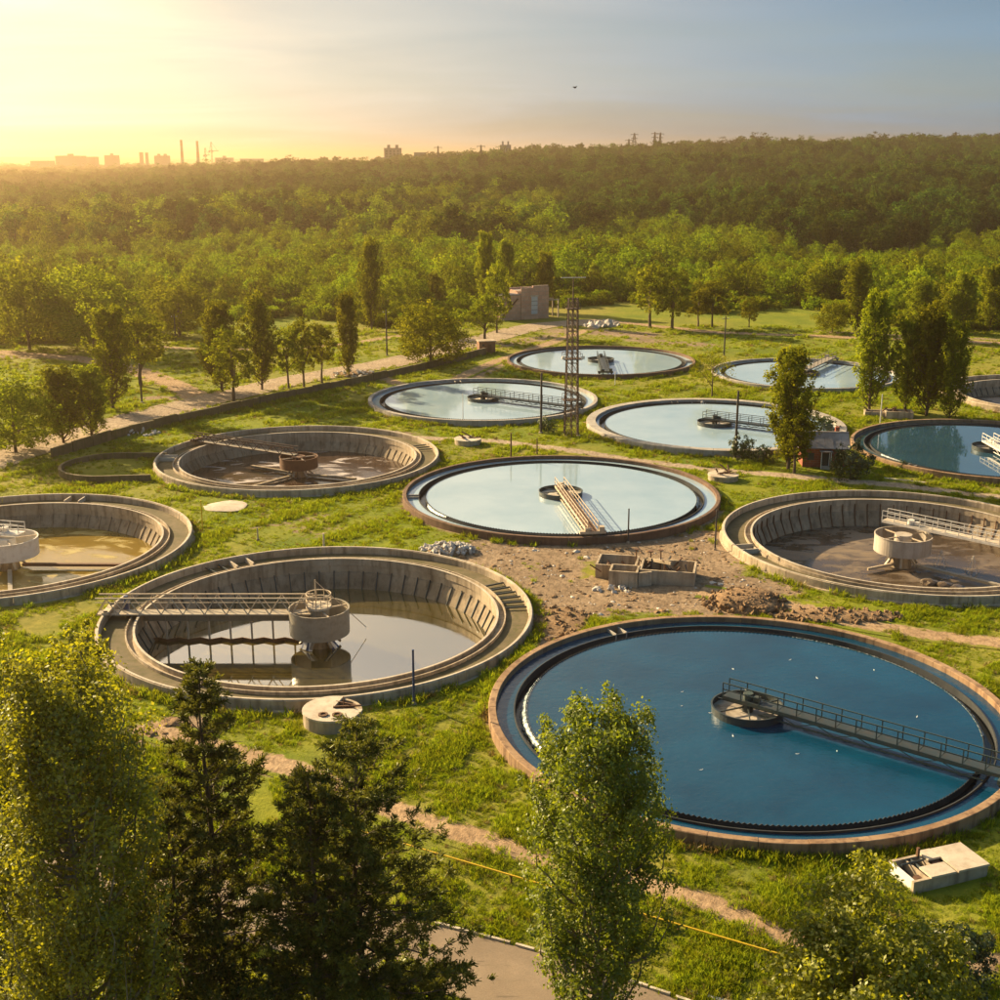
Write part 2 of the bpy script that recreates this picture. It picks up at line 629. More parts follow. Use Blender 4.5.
def mat_leaf(name, dark, light, trans, trans_mix=0.42, obj_var=0.35, gloss=0.06):
    m, t, out, pos = new_mat(name)
    at = N(t, 'ShaderNodeAttribute', attribute_name='var')
    oi = N(t, 'ShaderNodeObjectInfo')
    c = mix_col(t, at.outputs['Fac'], dark, light)
    hsv = N(t, 'ShaderNodeHueSaturation')
    t.links.new(c, hsv.inputs['Color'])
    rnd = math_node(t, 'SUBTRACT', oi.outputs['Random'], 0.5)
    t.links.new(math_node(t, 'ADD', 1.0, math_node(t, 'MULTIPLY', rnd, obj_var * 1.6)), hsv.inputs['Value'])
    t.links.new(math_node(t, 'ADD', 0.5, math_node(t, 'MULTIPLY', rnd, 0.075 * obj_var)), hsv.inputs['Hue'])
    ct = mix_col(t, 1.0, hsv.outputs[0], trans, 'MULTIPLY')
    d = N(t, 'ShaderNodeBsdfDiffuse')
    t.links.new(hsv.outputs[0], d.inputs[0])
    tr = N(t, 'ShaderNodeBsdfTranslucent')
    t.links.new(ct, tr.inputs[0])
    g = N(t, 'ShaderNodeBsdfGlossy')
    g.inputs['Roughness'].default_value = 0.5
    g.inputs['Color'].default_value = (0.9, 0.95, 0.8, 1)
    m1 = N(t, 'ShaderNodeMixShader')
    m1.inputs[0].default_value = trans_mix
    t.links.new(d.outputs[0], m1.inputs[1])
    t.links.new(tr.outputs[0], m1.inputs[2])
    m2 = N(t, 'ShaderNodeMixShader')
    m2.inputs[0].default_value = gloss
    t.links.new(m1.outputs[0], m2.inputs[1])
    t.links.new(g.outputs[0], m2.inputs[2])
    t.links.new(m2.outputs[0], out.inputs[0])
    return m


mat_leaf('leaf_poplar', (0.085, 0.12, 0.009), (0.20, 0.23, 0.02), (1.6, 1.5, 0.6), 0.5, 0.2, 0.035)
mat_leaf('leaf_mid', (0.095, 0.122, 0.006), (0.235, 0.25, 0.016), (1.6, 1.45, 0.6), 0.45, 0.4, 0.0)
mat_leaf('leaf_belt', (0.085, 0.128, 0.005), (0.26, 0.295, 0.016), (1.5, 1.4, 0.6), obj_var=0.55, gloss=0.0)
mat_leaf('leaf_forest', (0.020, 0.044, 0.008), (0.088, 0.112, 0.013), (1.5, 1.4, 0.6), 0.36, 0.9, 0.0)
mat_leaf('leaf_dark', (0.022, 0.045, 0.008), (0.055, 0.085, 0.015), (1.5, 1.5, 0.7), 0.35)
mat_leaf('leaf_bright', (0.13, 0.15, 0.008), (0.32, 0.33, 0.024), (1.6, 1.5, 0.6), 0.56, 0.15, 0.04)
mat_leaf('needle', (0.045, 0.058, 0.010), (0.15, 0.15, 0.022), (1.5, 1.4, 0.7), 0.35, 0.2, 0.03)
mat_leaf('grass_blade', (0.11, 0.165, 0.010), (0.27, 0.30, 0.022), (1.6, 1.5, 0.6), 0.4, 0.35, 0.0)
mat_leaf('dry_blade', (0.16, 0.12, 0.035), (0.26, 0.20, 0.07), (1.3, 1.2, 0.8), 0.4, 0.4, 0.03)
mat_concrete('bark', (0.16, 0.12, 0.085), (0.085, 0.062, 0.045), (0.05, 0.036, 0.026), 0.5, 3.0)
mat_concrete('bark_pale', (0.30, 0.26, 0.20), (0.17, 0.14, 0.10), (0.08, 0.065, 0.05), 0.5, 3.0)
M = MATS

# ------------------------------------------------------------------ plan of the plant
TANKS = {
    'A': (19.1, 88.4, 20.0), 'B': (-16.9, 109.4, 20.0), 'C': (7.7, 152.6, 20.0), 'D': (-28.7, 172.8, 20.0),
    'E': (-3.0, 216.8, 20.2), 'F': (21.2, 260.4, 19.7), 'G': (34.4, 195.8, 20.5), 'H': (60.2, 243.8, 18.2),
    'I': (72.1, 178.2, 20.0), 'J': (45.1, 133.2, 20.0), 'K': (-54.5, 131.5, 20.0), 'L': (100.1, 220.9, 20.0)}
DRAINED = 'BDJKL'


def skyline_row(px):
    return np.interp(px, [-400, 0, 150, 300, 380, 440, 500, 560, 620, 700, 800, 900, 1000, 1400],
                     [163, 163, 163, 162, 161, 157, 152, 149.5, 148, 145, 142.5, 140.5, 139.5, 138])


def smooth(a, b, x):
    k = np.clip((x - a) / (b - a), 0, 1)
    return k * k * (3 - 2 * k)


def ground_z(x, y):
    x = np.asarray(x, float)
    y = np.asarray(y, float)
    d = np.maximum(y, 1.0)
    px = 500 + FOC * x / (d * math.cos(PITCH) + CAM_H * math.sin(PITCH))
    row = skyline_row(px)
    slope = (HORIZON - row) / FOC / math.cos(PITCH) ** 2 * 1.02
    ridge = CAM_H - 19 + 1550 * slope
    ridge = np.where(px < 330, np.maximum(ridge * smooth(60, 330, px), 0), ridge)
    up = smooth(430, 1600, y)
    hill = np.maximum(ridge, 0) * up
    far = smooth(5200, 8500, y) * (34 + 10 * np.sin(x / 900.0) + 6 * np.sin(x / 310.0 + 1.0))
    hill = hill * (1 - smooth(1650, 2600, y) * 0.5) * (1 - smooth(4200, 6000, y)) + far
    und = 0.09 * np.sin(x * 0.31 + 1.0) * np.sin(y * 0.27) + 0.06 * np.sin(x * 0.11 - y * 0.17)
    und = und + smooth(440, 700, y) * 3.0 * np.sin(x / 60.0) * np.sin(y / 75.0)
    return hill + und + 0.3


# strips of bare soil: (pixel pixel width_m strength)
BARE = [
    (500, 566, 560, 640, 4.0, 1.0), (700, 545, 722, 600, 4.5, 1.0), (720, 600, 800, 612, 4.0, 1.0), (640, 605, 760, 612, 2.5, 0.9), (820, 616, 900, 628, 2.0, 0.8), (470, 552, 560, 552, 3.0, 0.9),
    (0, 356, 60, 358, 4.0, 0.8), (150, 398, 200, 398, 3.0, 0.8), (210, 470, 330, 560, 1.0, 0.45), (60, 500, 330, 512, 1.2, 0.4),
    (470, 560, 640, 545, 5.0, 1.0), (560, 560, 540, 640, 3.6, 1.0), (560, 590, 690, 600, 6.5, 1.0), (640, 560, 720, 552, 6.5, 1.0),
    (690, 590, 760, 590, 5.5, 1.0), (760, 600, 850, 622, 2.2, 0.9), (600, 545, 712, 535, 3.0, 0.95), (540, 610, 620, 604, 4.5, 1.0),
    (700, 560, 720, 590, 4.0, 0.95), (480, 545, 520, 550, 2.5, 0.9), (395, 436, 425, 440, 5.0, 0.85), (440, 395, 500, 360, 5.0, 0.7),
    (150, 735, 185, 728, 3.0, 0.9), (265, 765, 300, 772, 2.0, 0.9), (560, 330, 640, 335, 9.0, 0.75), (640, 340, 700, 345, 8.0, 0.6),
    (600, 330, 500, 345, 8.0, 0.6), (820, 332, 1000, 340, 4.0, 0.6), (740, 375, 830, 358, 2.0, 0.5), (100, 352, 230, 350, 8, 0.45),
    (230, 500, 330, 540, 1.5, 0.5), (240, 530, 330, 515, 1.2, 0.5), (925, 975, 1000, 960, 1.5, 0.8), (300, 510, 345, 535, 3.0, 0.45)]


def seg_dist(x, y, a, b):
    ax, ay = a
    bx, by = b
    dx, dy = bx - ax, by - ay
    k = np.clip(((x - ax) * dx + (y - ay) * dy) / (dx * dx + dy * dy + 1e-9), 0, 1)
    return np.hypot(x - ax - k * dx, y - ay - k * dy)


PATHS = {
    'asphalt_road': ([(40, 858), (150, 884), (300, 925), (480, 970), (640, 1022), (800, 1080), (1000, 1160)], 5.2),
    'sandy_track': ([(140, 728), (290, 768), (430, 822), (520, 852), (600, 874), (700, 903), (800, 942), (900, 985), (1000, 1030)], 2.0),
    'footpath': ([(400, 437), (430, 438), (490, 441), (540, 447), (640, 461), (720, 470), (830, 480), (900, 486), (1000, 497), (1100, 510)], 2.6),
    'dirt_track': ([(700, 592), (790, 606), (850, 622), (920, 633), (1000, 643), (1100, 655)], 2.6),
    'gravel_road': ([(-60, 480), (0, 458), (100, 428), (180, 408), (290, 381), (400, 361), (470, 343), (540, 326), (620, 321)], 8.0),
    'side_track': ([(196, 404), (192, 394), (160, 380), (120, 366), (60, 357), (-40, 350)], 5.0),
    'meadow_path': ([(620, 322), (700, 331), (780, 335), (860, 338), (940, 341), (1060, 346)], 3.6),
    'field_path': ([(150, 347), (230, 350), (330, 346), (420, 333)], 3.0),
    'worn_path': ([(380, 378), (430, 388), (500, 360), (560, 340), (600, 326)], 3.0)}
PATH_PTS = {}
for k, (pts, w) in PATHS.items():
    g = np.array([ground_point(*p) for p in pts])
    out = []
    for i in range(len(g) - 1):           # Catmull-Rom through the points
        p0, p1, p2, p3 = g[max(i - 1, 0)], g[i], g[i + 1], g[min(i + 2, len(g) - 1)]
        n = max(2, int(np.linalg.norm(p2 - p1) / 1.2))
        for s in range(n):
            t_ = s / n
            out.append(0.5 * ((2 * p1) + (-p0 + p2) * t_ + (2 * p0 - 5 * p1 + 4 * p2 - p3) * t_ ** 2 + (-p0 + 3 * p1 - 3 * p2 + p3) * t_ ** 3))
    out.append(g[-1])
    PATH_PTS[k] = (np.array(out), w)


def path_dist(x, y, key):
    pts, w = PATH_PTS[key]
    best = np.full(np.shape(x), 1e9)
    for i in range(0, len(pts) - 1):
        best = np.minimum(best, seg_dist(x, y, pts[i], pts[i + 1]))
    return best


def bare_amount(x, y):
    f = np.zeros(np.shape(x))
    for (x0, y0, x1, y1, w, s) in BARE:
        d = seg_dist(x, y, ground_point(x0, y0), ground_point(x1, y1))
        f = np.maximum(f, s * np.clip(1.25 - d / w, 0, 1))
    for k in 'ABCDGJ':
        cx, cy_, r = TANKS[k]
        d = np.hypot(x - cx, y - cy_) - r
        f = np.maximum(f, (0.62 if k in 'CGJ' else 0.42) * np.clip(1.3 - d / 1.2, 0, 1) * (d > -1))
    return f


# ------------------------------------------------------------------ ground
def build_ground():
    xs = np.concatenate([-np.geomspace(9000, 116, 46), np.arange(-115, 131, 1.0), np.geomspace(132, 9000, 46)])
    ys = np.concatenate([[-600, -200, -60, 0, 20], np.arange(30, 310, 1.0), np.geomspace(310, 14000, 130)])
    X, Y = np.meshgrid(xs, ys)
    Z = ground_z(X, Y)
    V = np.stack([X, Y, Z], -1).reshape(-1, 3)
    nx, ny = len(xs), len(ys)
    idx = np.arange(nx * ny).reshape(ny, nx)
    F = np.stack([idx[:-1, :-1], idx[:-1, 1:], idx[1:, 1:], idx[1:, :-1]], -1).reshape(-1, 4)
    inside = np.zeros(nx * ny, bool)
    for k in TANKS:
        cx, cy_, r = TANKS[k]
        inside |= np.hypot(V[:, 0] - cx, V[:, 1] - cy_) < r - 1.3
    F = F[~inside[F].any(1)]
    me = np_mesh('ground', V, F, [M['ground_mat']], smooth=True)
    b = bare_amount(V[:, 0], V[:, 1])
    at = me.attributes.new('bare', 'FLOAT', 'POINT')
    at.data.foreach_set('value', b.astype(np.float32))
    tag(obj('ground', me), kind='structure')


build_ground()


def ribbon(name, key, mat, lift=0.05, edge=0.7, across=9, peak=0.8):
    pts, w = PATH_PTS[key]
    d = np.gradient(pts, axis=0)
    d /= np.linalg.norm(d, axis=1)[:, None]
    nrm = np.stack([-d[:, 1], d[:, 0]], 1)
    V, B = [], []
    for i, p in enumerate(pts):
        for j in range(across):
            s = (j / (across - 1) - 0.5) * 2
            q = p + nrm[i] * s * (w / 2 + edge)
            V.append((q[0], q[1], 0))
            B.append(1.15 if mat == 'asphalt' else max(0.0, peak - 0.75 * abs(s) ** 2.0))
    V = np.array(V)
    V[:, 2] = ground_z(V[:, 0], V[:, 1]) + lift
    n = len(pts)
    F = [(i * across + j, i * across + j + 1, (i + 1) * across + j + 1, (i + 1) * across + j) for i in range(n - 1) for j in range(across - 1)]
    me = np_mesh(name, V, np.array(F), [M[mat]], smooth=True)
    at = me.attributes.new('bare', 'FLOAT', 'POINT')
    at.data.foreach_set('value', np.array(B, np.float32))
    return tag(obj(name, me), kind='structure')


ribbon('asphalt_road', 'asphalt_road', 'asphalt', 0.06, 0.0)
ribbon('sandy_track', 'sandy_track', 'track_mat', 0.045)
ribbon('footpath', 'footpath', 'grey_track_mat', 0.05)
ribbon('dirt_track', 'dirt_track', 'track_mat', 0.055)
ribbon('gravel_road', 'gravel_road', 'grey_track_mat', 0.07, peak=1.25)
ribbon('side_track', 'side_track', 'track_mat', 0.06, peak=1.05)
ribbon('meadow_path', 'meadow_path', 'track_mat', 0.08, peak=1.0)
ribbon('field_path', 'field_path', 'track_mat', 0.085)
ribbon('worn_path', 'worn_path', 'track_mat', 0.065)


def gz(x, y):
    return float(ground_z(x, y))


# kerb stones along the asphalt road
kerb = empty('kerb', (0, 0, 0))
kerb['kind'] = 'structure'
pts, w = PATH_PTS['asphalt_road']
d_ = np.gradient(pts, axis=0)
d_ /= np.linalg.norm(d_, axis=1)[:, None]
for i in range(len(pts)):
    x, y = pts[i]
    nx, ny = -d_[i][1], d_[i][0]
    q = (x + nx * (w / 2 + 0.1), y + ny * (w / 2 + 0.1))
    if -30 < q[0] < 25 and random.random() < 0.93:
        box('kerb_stone', M['concrete_pale'], kerb, (q[0], q[1], gz(*q) + 0.07), (1.1, 0.16, 0.22), math.atan2(d_[i][1], d_[i][0]) + random.uniform(-.03, .03))

# ------------------------------------------------------------------ tanks
WL = 0.72          # water level in a full tank


def rim_segments(root, r_in, r_out, z0, z1, nseg, mat, name='wall_segment', gap=0.018, sub=4):
    a = 2 * math.pi / nseg
    ga = gap / r_out
    c = 0.05
    prof = [(r_in, z0), (r_out, z0), (r_out, z1 - c), (r_out - c, z1), (r_in + c, z1), (r_in, z1 - c)]
    me = revolve(name, prof, sub, M[mat], ga, a - ga, True, True)
    for i in range(nseg):
        obj(name, me, None, root, (0, 0, random.uniform(-.012, .012)), (0, 0, i * a))


def weir_mesh(r, z0, z1, mat, pitch=0.36, tooth=0.12, th=0.05):
    n = int(2 * math.pi * r / pitch)
    V, F = [], []
    for i in range(n):
        for half in (0, 1):
            a = (i + half * 0.5) * 2 * math.pi / n
            zt = z1 if half == 0 else z1 - tooth
            for rr in (r, r + th):
                V.append((rr * math.cos(a), rr * math.sin(a), z0))
                V.append((rr * math.cos(a), rr * math.sin(a), zt))
    k = 2 * n
    for i in range(k):
        b, c = i * 4, ((i + 1) % k) * 4
        F += [(b, b + 1, c + 1, c), (b + 2, c + 2, c + 3, b + 3), (b + 1, b + 3, c + 3, c + 1)]
    return mesh('weir', V, F, M[mat])


def spill_mesh(r, a0, a1, mat):
    """thin uneven sheet of water falling over the weir into the trough"""
    n = max(8, int((a1 - a0) * r / 0.25))
    V, F = [], []
    for i in range(n + 1):
        a = a0 + (a1 - a0) * i / n
        env = math.sin(math.pi * i / n) ** 0.4
        o = [(-0.06, WL + 0.03), (0.10 + 0.05 * random.random(), WL + 0.02), (0.16 + 0.25 * random.random() * env, WL - 0.14), (0.22 + 0.35 * random.random() * env, WL - 0.44)]
        for dr, z in o:
            V.append(((r + dr) * math.cos(a), (r + dr) * math.sin(a), z))
    for i in range(n):
        for j in range(3):
            F.append((i * 4 + j, (i + 1) * 4 + j, (i + 1) * 4 + j + 1, i * 4 + j + 1))
    return mesh('spill', V, F, M[mat], True)


def mat_spill():
    m, t, out, pos = new_mat('spill_foam')
    n = noise(t, pos, 2.6, 6, 0.7)
    c = mix_col(t, ramp(t, n, [(0.44, 0.0), (0.6, 1.0)]), (0.05, 0.11, 0.13), (0.62, 0.66, 0.66))
    principled(t, out, c, 0.35, 0, 0.5)


mat_spill()


def full_tank(key, label, water, rim, out_ang, spills=(), nseg=36, rim_w=0.75, drum_r=2.75, trough_mat='basin_dark'):
    cx, cy_, r = TANKS[key]
    root = empty('settling_tank', (cx, cy_, 0), 0, label, 'settling tank', 'round settling tanks of the plant')
    rim_segments(root, r - rim_w, r, -0.5, 1.2, nseg, rim)
    k = r / 20.0
    rt1, rt0 = 17.95 * k, 17.08 * k
    half = 0.55 / 18.0
    ring = revolve('channel_water', [(r - rim_w + 0.05, WL), (rt1 + 0.02, WL)], 144, M[water], out_ang + half, out_ang + 2 * math.pi - half, False)
    obj('channel_water', ring, None, root)
    obj('main_water', disc('main_water', rt0 + 0.02, 144, M[water], WL, 5), None, root)
    obj('weir', weir_mesh(rt0, 0.1, WL + 0.13, 'basin_dark'), None, root)
    obj('trough_wall', revolve('trough_wall', [(rt1, 0.1), (rt1 + 0.09, 0.1), (rt1 + 0.09, WL + 0.16), (rt1, WL + 0.16)], 144, M[trough_mat]), None, root)
    obj('trough_water', revolve('trough_water', [(rt1 + 0.05, 0.24), (rt0, 0.24)], 96, M['water_dark'], closed_prof=False), None, root)
    ca, sa = math.cos(out_ang), math.sin(out_ang)
    for s in (-1, 1):
        px_, py_ = -sa * 0.55 * s, ca * 0.55 * s
        beam('outlet_wall', M['rim_grey'], root, (ca * (rt1 - 0.02) + px_, sa * (rt1 - 0.02) + py_, 0.62), (ca * (r - rim_w + 0.1) + px_, sa * (r - rim_w + 0.1) + py_, 0.62), 0.12, 0.72)
    beam('outlet_floor', M['basin_dark'], root, (ca * rt1, sa * rt1, 0.2), (ca * (r - rim_w + 0.05), sa * (r - rim_w + 0.05), 0.2), 1.0, 0.1)
    for a0, a1 in spills:
        obj('spill', spill_mesh(rt0, a0, a1, 'spill_foam'), None, root)
    # feed well in the middle
    well = obj('feed_well', revolve('feed_well', [(drum_r - 0.07, 0.3), (drum_r, 0.3), (drum_r, WL + 0.55), (drum_r + 0.06, WL + 0.55), (drum_r + 0.06, WL + 0.62), (drum_r - 0.07, WL + 0.62)], 48, M['steel_dark']), None, root)
    obj('scum', disc('scum', drum_r - 0.07, 40, M['scum'], WL + 0.12, 3), None, well)
    for q in range(3):
        a = q * math.pi / 3 + 0.4
        beam('strut', M['steel_dark'], well, (drum_r * math.cos(a), drum_r * math.sin(a), WL + 0.5), (-drum_r * math.cos(a), -drum_r * math.sin(a), WL + 0.5 + 0.012 * q), 0.10)
    cyl('column', M['steel_dark'], root, (0, 0, 0.3), 0.45, 1.5, 14)
    return root


def rail_bridge(key, ang, label, mat, deck_z=1.75, x0=-1.6, x1=19.7, width=1.3, step=1.6, rail_h=1.1, under=True, deck_mat=None, wheels=True, y_off=0.0, rails_both=True, bar=0.07):
    """walkway from the middle of a tank to its rim: deck panels, posts, rails, braces, carriage"""
    cx, cy_, r = TANKS[key]
    x1 = x1 * r / 20.0
    root = empty('scraper_bridge', (cx, cy_, 0), ang, label, 'bridge', 'scraper bridges of the tanks')
    m = M[mat]
    dm = M[deck_mat or mat]
    n = int(round((x1 - x0) / step))
    st = (x1 - x0) / n
    for i in range(n):
        box('deck_panel', dm, root, (x0 + (i + .5) * st, y_off, deck_z), (st - 0.04, width, 0.06))
    for s in (-1, 1):
        y = y_off + s * (width / 2 + 0.03)
        beam('girder', m, root, (x0, y, deck_z - 0.10), (x1, y, deck_z - 0.10), 0.09, 0.26)
        if s == 1 and not rails_both:
            continue
        for hh in ((rail_h, rail_h * 0.52) if step < 2.4 else (rail_h,)):
            beam('rail', m, root, (x0, y, deck_z + hh), (x1, y, deck_z + hh), bar, bar)
        for i in range(n + 1):
            beam('post', m, root, (x0 + i * st, y, deck_z - 0.05), (x0 + i * st, y, deck_z + rail_h), bar, bar)
        if under:
            beam('lower_chord', m, root, (x0 + 2 * st, y, deck_z - 0.75), (x1 - st, y, deck_z - 0.75), bar + 0.03, bar + 0.03)
            for i in range(2, n - 1):
                a = (x0 + i * st, y, deck_z - (0.75 if i % 2 == 0 else 0.2))
                b = (x0 + (i + 1) * st, y, deck_z - (0.2 if i % 2 == 0 else 0.75))
                beam('brace', m, root, a, b, 0.05)
    # drive head over the column
    hd = cyl('drive_head', m, root, (0, y_off, deck_z + 0.03), 0.38, 0.55, 14)
    box('motor', m, root, (0.75, y_off, deck_z + 0.28), (0.5, 0.36, 0.4))
    # end carriage on the rim
    if wheels:
        box('carriage', m, root, (x1 - 0.2, y_off, 1.62), (0.5, 3.0, 0.3))
        for s in (-1, 1):
            rod('wheel', M['black_rubber'], root, (x1 - 0.34, y_off + s * 1.2, 1.42), (x1 - 0.08, y_off + s * 1.2, 1.42), 0.22, 14)
        box('gear_box', m, root, (x1 - 0.2, y_off + 1.0, 2.0), (0.7, 0.6, 0.55))
        rod('gear_motor', m, root, (x1 - 0.2, y_off - 0.9, 1.95), (x1 - 0.2, y_off - 0.2, 1.95), 0.2, 12)
    return root


def truss_bridge(key, ang, label, mat, z0=1.05, z1=2.65, x0=0.5, x1=20.6, width=1.2, panel=2.0, plate=True, posts=True, chev=True, wlz=-2.2):
    cx, cy_, r = TANKS[key]
    root = empty('truss_bridge', (cx, cy_, 0), ang, label, 'bridge', 'scraper bridges of the tanks')
    m = M[mat]
    n = int(round((x1 - x0) / panel))
    st = (x1 - x0) / n
    for s in (-1, 1):
        y = s * width / 2
        beam('top_chord', m, root, (x0, y, z1), (x1, y, z1), 0.11)
        beam('mid_rail', m, root, (x0, y, z1 - 0.42), (x1, y, z1 - 0.42), 0.06)
        beam('bottom_chord', m, root, (x0, y, z0), (x1, y, z0), 0.12)
        for i in range(n):
            xa, xb, xm = x0 + i * st, x0 + (i + 1) * st, x0 + (i + .5) * st
            beam('diagonal', m, root, (xa, y, z0), (xm, y, z1), 0.08)
            beam('diagonal', m, root, (xm, y, z1), (xb, y, z0), 0.08)
    for i in range(n):
        box('deck_panel', M['drum_grey'], root, (x0 + (i + .5) * st, 0, z0 + 0.02), (st - 0.05, width - 0.14, 0.05))
    if plate:
        for i in range(1, n - 1):
            box('baffle_plate', M['drum_grey'], root, (x0 + (i + .5) * st, -width / 2 - 0.05, z0 - 0.62), (st - 0.04, 0.05, 0.95))
        beam('pipe', m, root, (x0 + st, -width / 2 - 0.05, z0 - 0.09), (x1 - st, -width / 2 - 0.05, z0 - 0.09), 0.10)
    if posts:
        for i in range(1, n - 1):
            x = x0 + i * st
            beam('hanger_post', m, root, (x, -width / 2 - 0.14, z0), (x, -width / 2 - 0.14, wlz - 0.2), 0.16)
        x = x0 + (n - 1.3) * st
        beam('hanger_post', m, root, (x, -width / 2 - 0.14, z0), (x, -width / 2 - 0.14, wlz + 1.1), 0.14)
        beam('hanger_post', m, root, (x - 1.2, -width / 2 - 0.14, z0), (x - 1.2, -width / 2 - 0.14, wlz + 1.1), 0.14)
        for dz in (1.1, 1.5):
            beam('rung', m, root, (x - 1.2, -width / 2 - 0.14, wlz + dz), (x, -width / 2 - 0.14, wlz + dz), 0.10)
    if chev:
        for i in range(1, n - 1):
            x = x0 + i * st
            beam('scraper_blade', M['rusty'], root, (x - st * 0.5, -width / 2 - 0.55, wlz + 0.16), (x + 0.02, -width / 2 - 0.05, wlz + 0.16), 0.08, 0.32)
            beam('scraper_blade', M['rusty'], root, (x - 0.02, -width / 2 - 0.05, wlz + 0.16), (x + st * 0.5, -width / 2 - 0.55, wlz + 0.16), 0.08, 0.32)
    # carriage and blue drive motor at the rim
    box('carriage', m, root, (x1 - 1.0, 0, 1.36), (0.6, 2.6, 0.26))
    for s in (-1, 1):
        rod('wheel', M['black_rubber'], root, (x1 - 1.15, s * 1.05, 1.40), (x1 - 0.85, s * 1.05, 1.40), 0.20, 12)
    return root


def drained_tank(key, label, floor_mat, wlz, out_ang, drum, nseg=48, rib_mat='steel_dark', wall='concrete', panel_mat='concrete_dark', long_ribs=False):
    cx, cy_, r = TANKS[key]
    root = empty('drained_tank', (cx, cy_, 0), 0, label, 'settling tank', 'round settling tanks of the plant')
    rim_segments(root, r - 0.42, r, -0.6, 1.2, nseg, wall)
    obj('running_rail', revolve('running_rail', [(r - 0.30, 1.185), (r - 0.10, 1.185), (r - 0.10, 1.26), (r - 0.30, 1.26)], 160, M['concrete_pale']), None, root)
    obj('footing', revolve('footing', [(r, -0.3), (r + 0.35, -0.3), (r + 0.22, 0.36), (r, 0.42)], 120, M['concrete']), None, root)
    obj('channel_floor', revolve('channel_floor', [(r - 0.4, 0.5), (17.35, 0.5)], 120, M['weed_wall'], closed_prof=False), None, root)
    # overflow trough: two thin walls and a bottom
    tr = obj('trough', revolve('trough', [(17.45, 0.14), (17.45, 0.80), (17.33, 0.80), (17.33, 0.42), (16.75, 0.42), (16.75, 0.86), (16.60, 0.86), (16.60, 0.14)], 144, M['concrete']), None, root)
    obj('trough_edge', revolve('trough_edge', [(16.57, 0.862), (16.78, 0.862), (16.78, 0.93), (16.57, 0.93)], 144, M['concrete_pale']), None, tr)
    obj('upper_wall', revolve('upper_wall', [(16.68, 0.15), (16.98, 0.15), (16.98, -0.62), (16.68, -0.62)], 144, M[wall]), None, root)
    # sloping panels and ribs
    npan = 66
    a = 2 * math.pi / npan
    g = 0.02 / 17
    zb = wlz - 0.25
    rb = 15.7
    prof = [(16.95, -0.60), (16.62, -0.60), (rb, zb), (rb + 0.4, zb)]
    pm = revolve('wall_panel', prof, 2, M[panel_mat], g, a - g, True, True)
    rt = 16.58
    for i in range(npan):
        obj('wall_panel', pm, None, root, (0, 0, random.uniform(-.015, .015)), (0, 0, i * a))
    sl = Vector((rb - 16.62, 0, zb + 0.6)).normalized()
    p0 = Vector((16.60, 0, -0.58)) if not long_ribs else Vector((16.60, 0, 0.1))
    rib_v, rib_f = [], []
    chain = [(16.63, 0.35 if long_ribs else -0.45), (16.61, -0.58), (rb + 0.02, zb + 0.02)]
    for (rr, zz) in chain:
        for dy in (-0.05, 0.05):
            rib_v.append((rr, dy, zz))
            rib_v.append((rr - 0.12, dy, zz))
    for q in range(2):
        b = q * 4
        rib_f += [(b, b + 4, b + 5, b + 1), (b + 2, b + 3, b + 7, b + 6), (b + 1, b + 5, b + 7, b + 3), (b, b + 2, b + 6, b + 4)]
    rib_f += [(0, 1, 3, 2), (8, 10, 11, 9)]
    rm = mesh('rib', rib_v, rib_f, M[rib_mat])
    for i in range(npan):
        obj('rib', rm, None, root, (0, 0, 0), (0, 0, i * a))
    obj('basin_floor', disc('basin_floor', 16.3, 120, M[floor_mat], wlz, 8), None, root)
    ca, sa = math.cos(out_ang), math.sin(out_ang)
    for s in (-1, 1):
        ox, oy = -sa * 0.9 * s, ca * 0.9 * s
        beam('outlet_wall', M['concrete_pale'], root, (ca * 17.4 + ox, sa * 17.4 + oy, 0.62), (ca * (r - 0.42) + ox, sa * (r - 0.42) + oy, 0.62), 0.16, 0.8)
    return root


def drum(root, r, z0, z1, wlz, mat, platform=True):
    d = obj('feed_drum', revolve('feed_drum', [(r - 0.08, z0), (r, z0), (r, z1), (r + 0.05, z1), (r + 0.05, z1 + 0.08), (r - 0.08, z1 + 0.08)], 56, M[mat]), None, root)
    cyl('inner_pipe', M[mat], d, (0, 0, wlz), 0.95, z1 - wlz + 0.1, 24)
    for q in range(2):
        a = q * math.pi / 2 + 0.5
        beam('strut', M['steel_beige'], d, (r * math.cos(a), r * math.sin(a), z1 - 0.1 + .013 * q), (-r * math.cos(a), -r * math.sin(a), z1 - 0.1 + .013 * q), 0.12)
    col_ = cyl('column', M['concrete_dark'], root, (0, 0, wlz - 0.3), 1.25, z0 - wlz + 0.35, 20, 0.7)
    for q in range(6):
        a = q * math.pi / 3 + 0.2
        beam('foot', M['drum_grey'], root, (0.8 * math.cos(a), 0.8 * math.sin(a), z0 - 0.05), (1.9 * math.cos(a), 1.9 * math.sin(a), wlz + 0.25), 0.28, 0.2)
    if platform:
        cyl('platform', M['concrete_pale'], d, (0, 0, z1 + 0.12), 1.2, 0.22, 24)
        for q in range(10):
            a = q * math.pi / 5
            rod('platform_post', M['steel_beige'], d, (1.15 * math.cos(a), 1.15 * math.sin(a), z1 + 0.3), (1.15 * math.cos(a), 1.15 * math.sin(a), z1 + 1.45), 0.035, 6)
        for hh in (0.9, 1.45):
            obj('guard_rail', revolve('guard_rail', [(1.11, z1 + hh - .05), (1.19, z1 + hh - .05), (1.19, z1 + hh + .03), (1.11, z1 + hh + .03)], 28, M['steel_beige']), None, d)
    return d


def ang_to(key, px, py, z=1.2):
    x, y = ground_point(px, py, z)
    cx, cy_, r = TANKS[key]
    return math.atan2(y - cy_, x - cx)


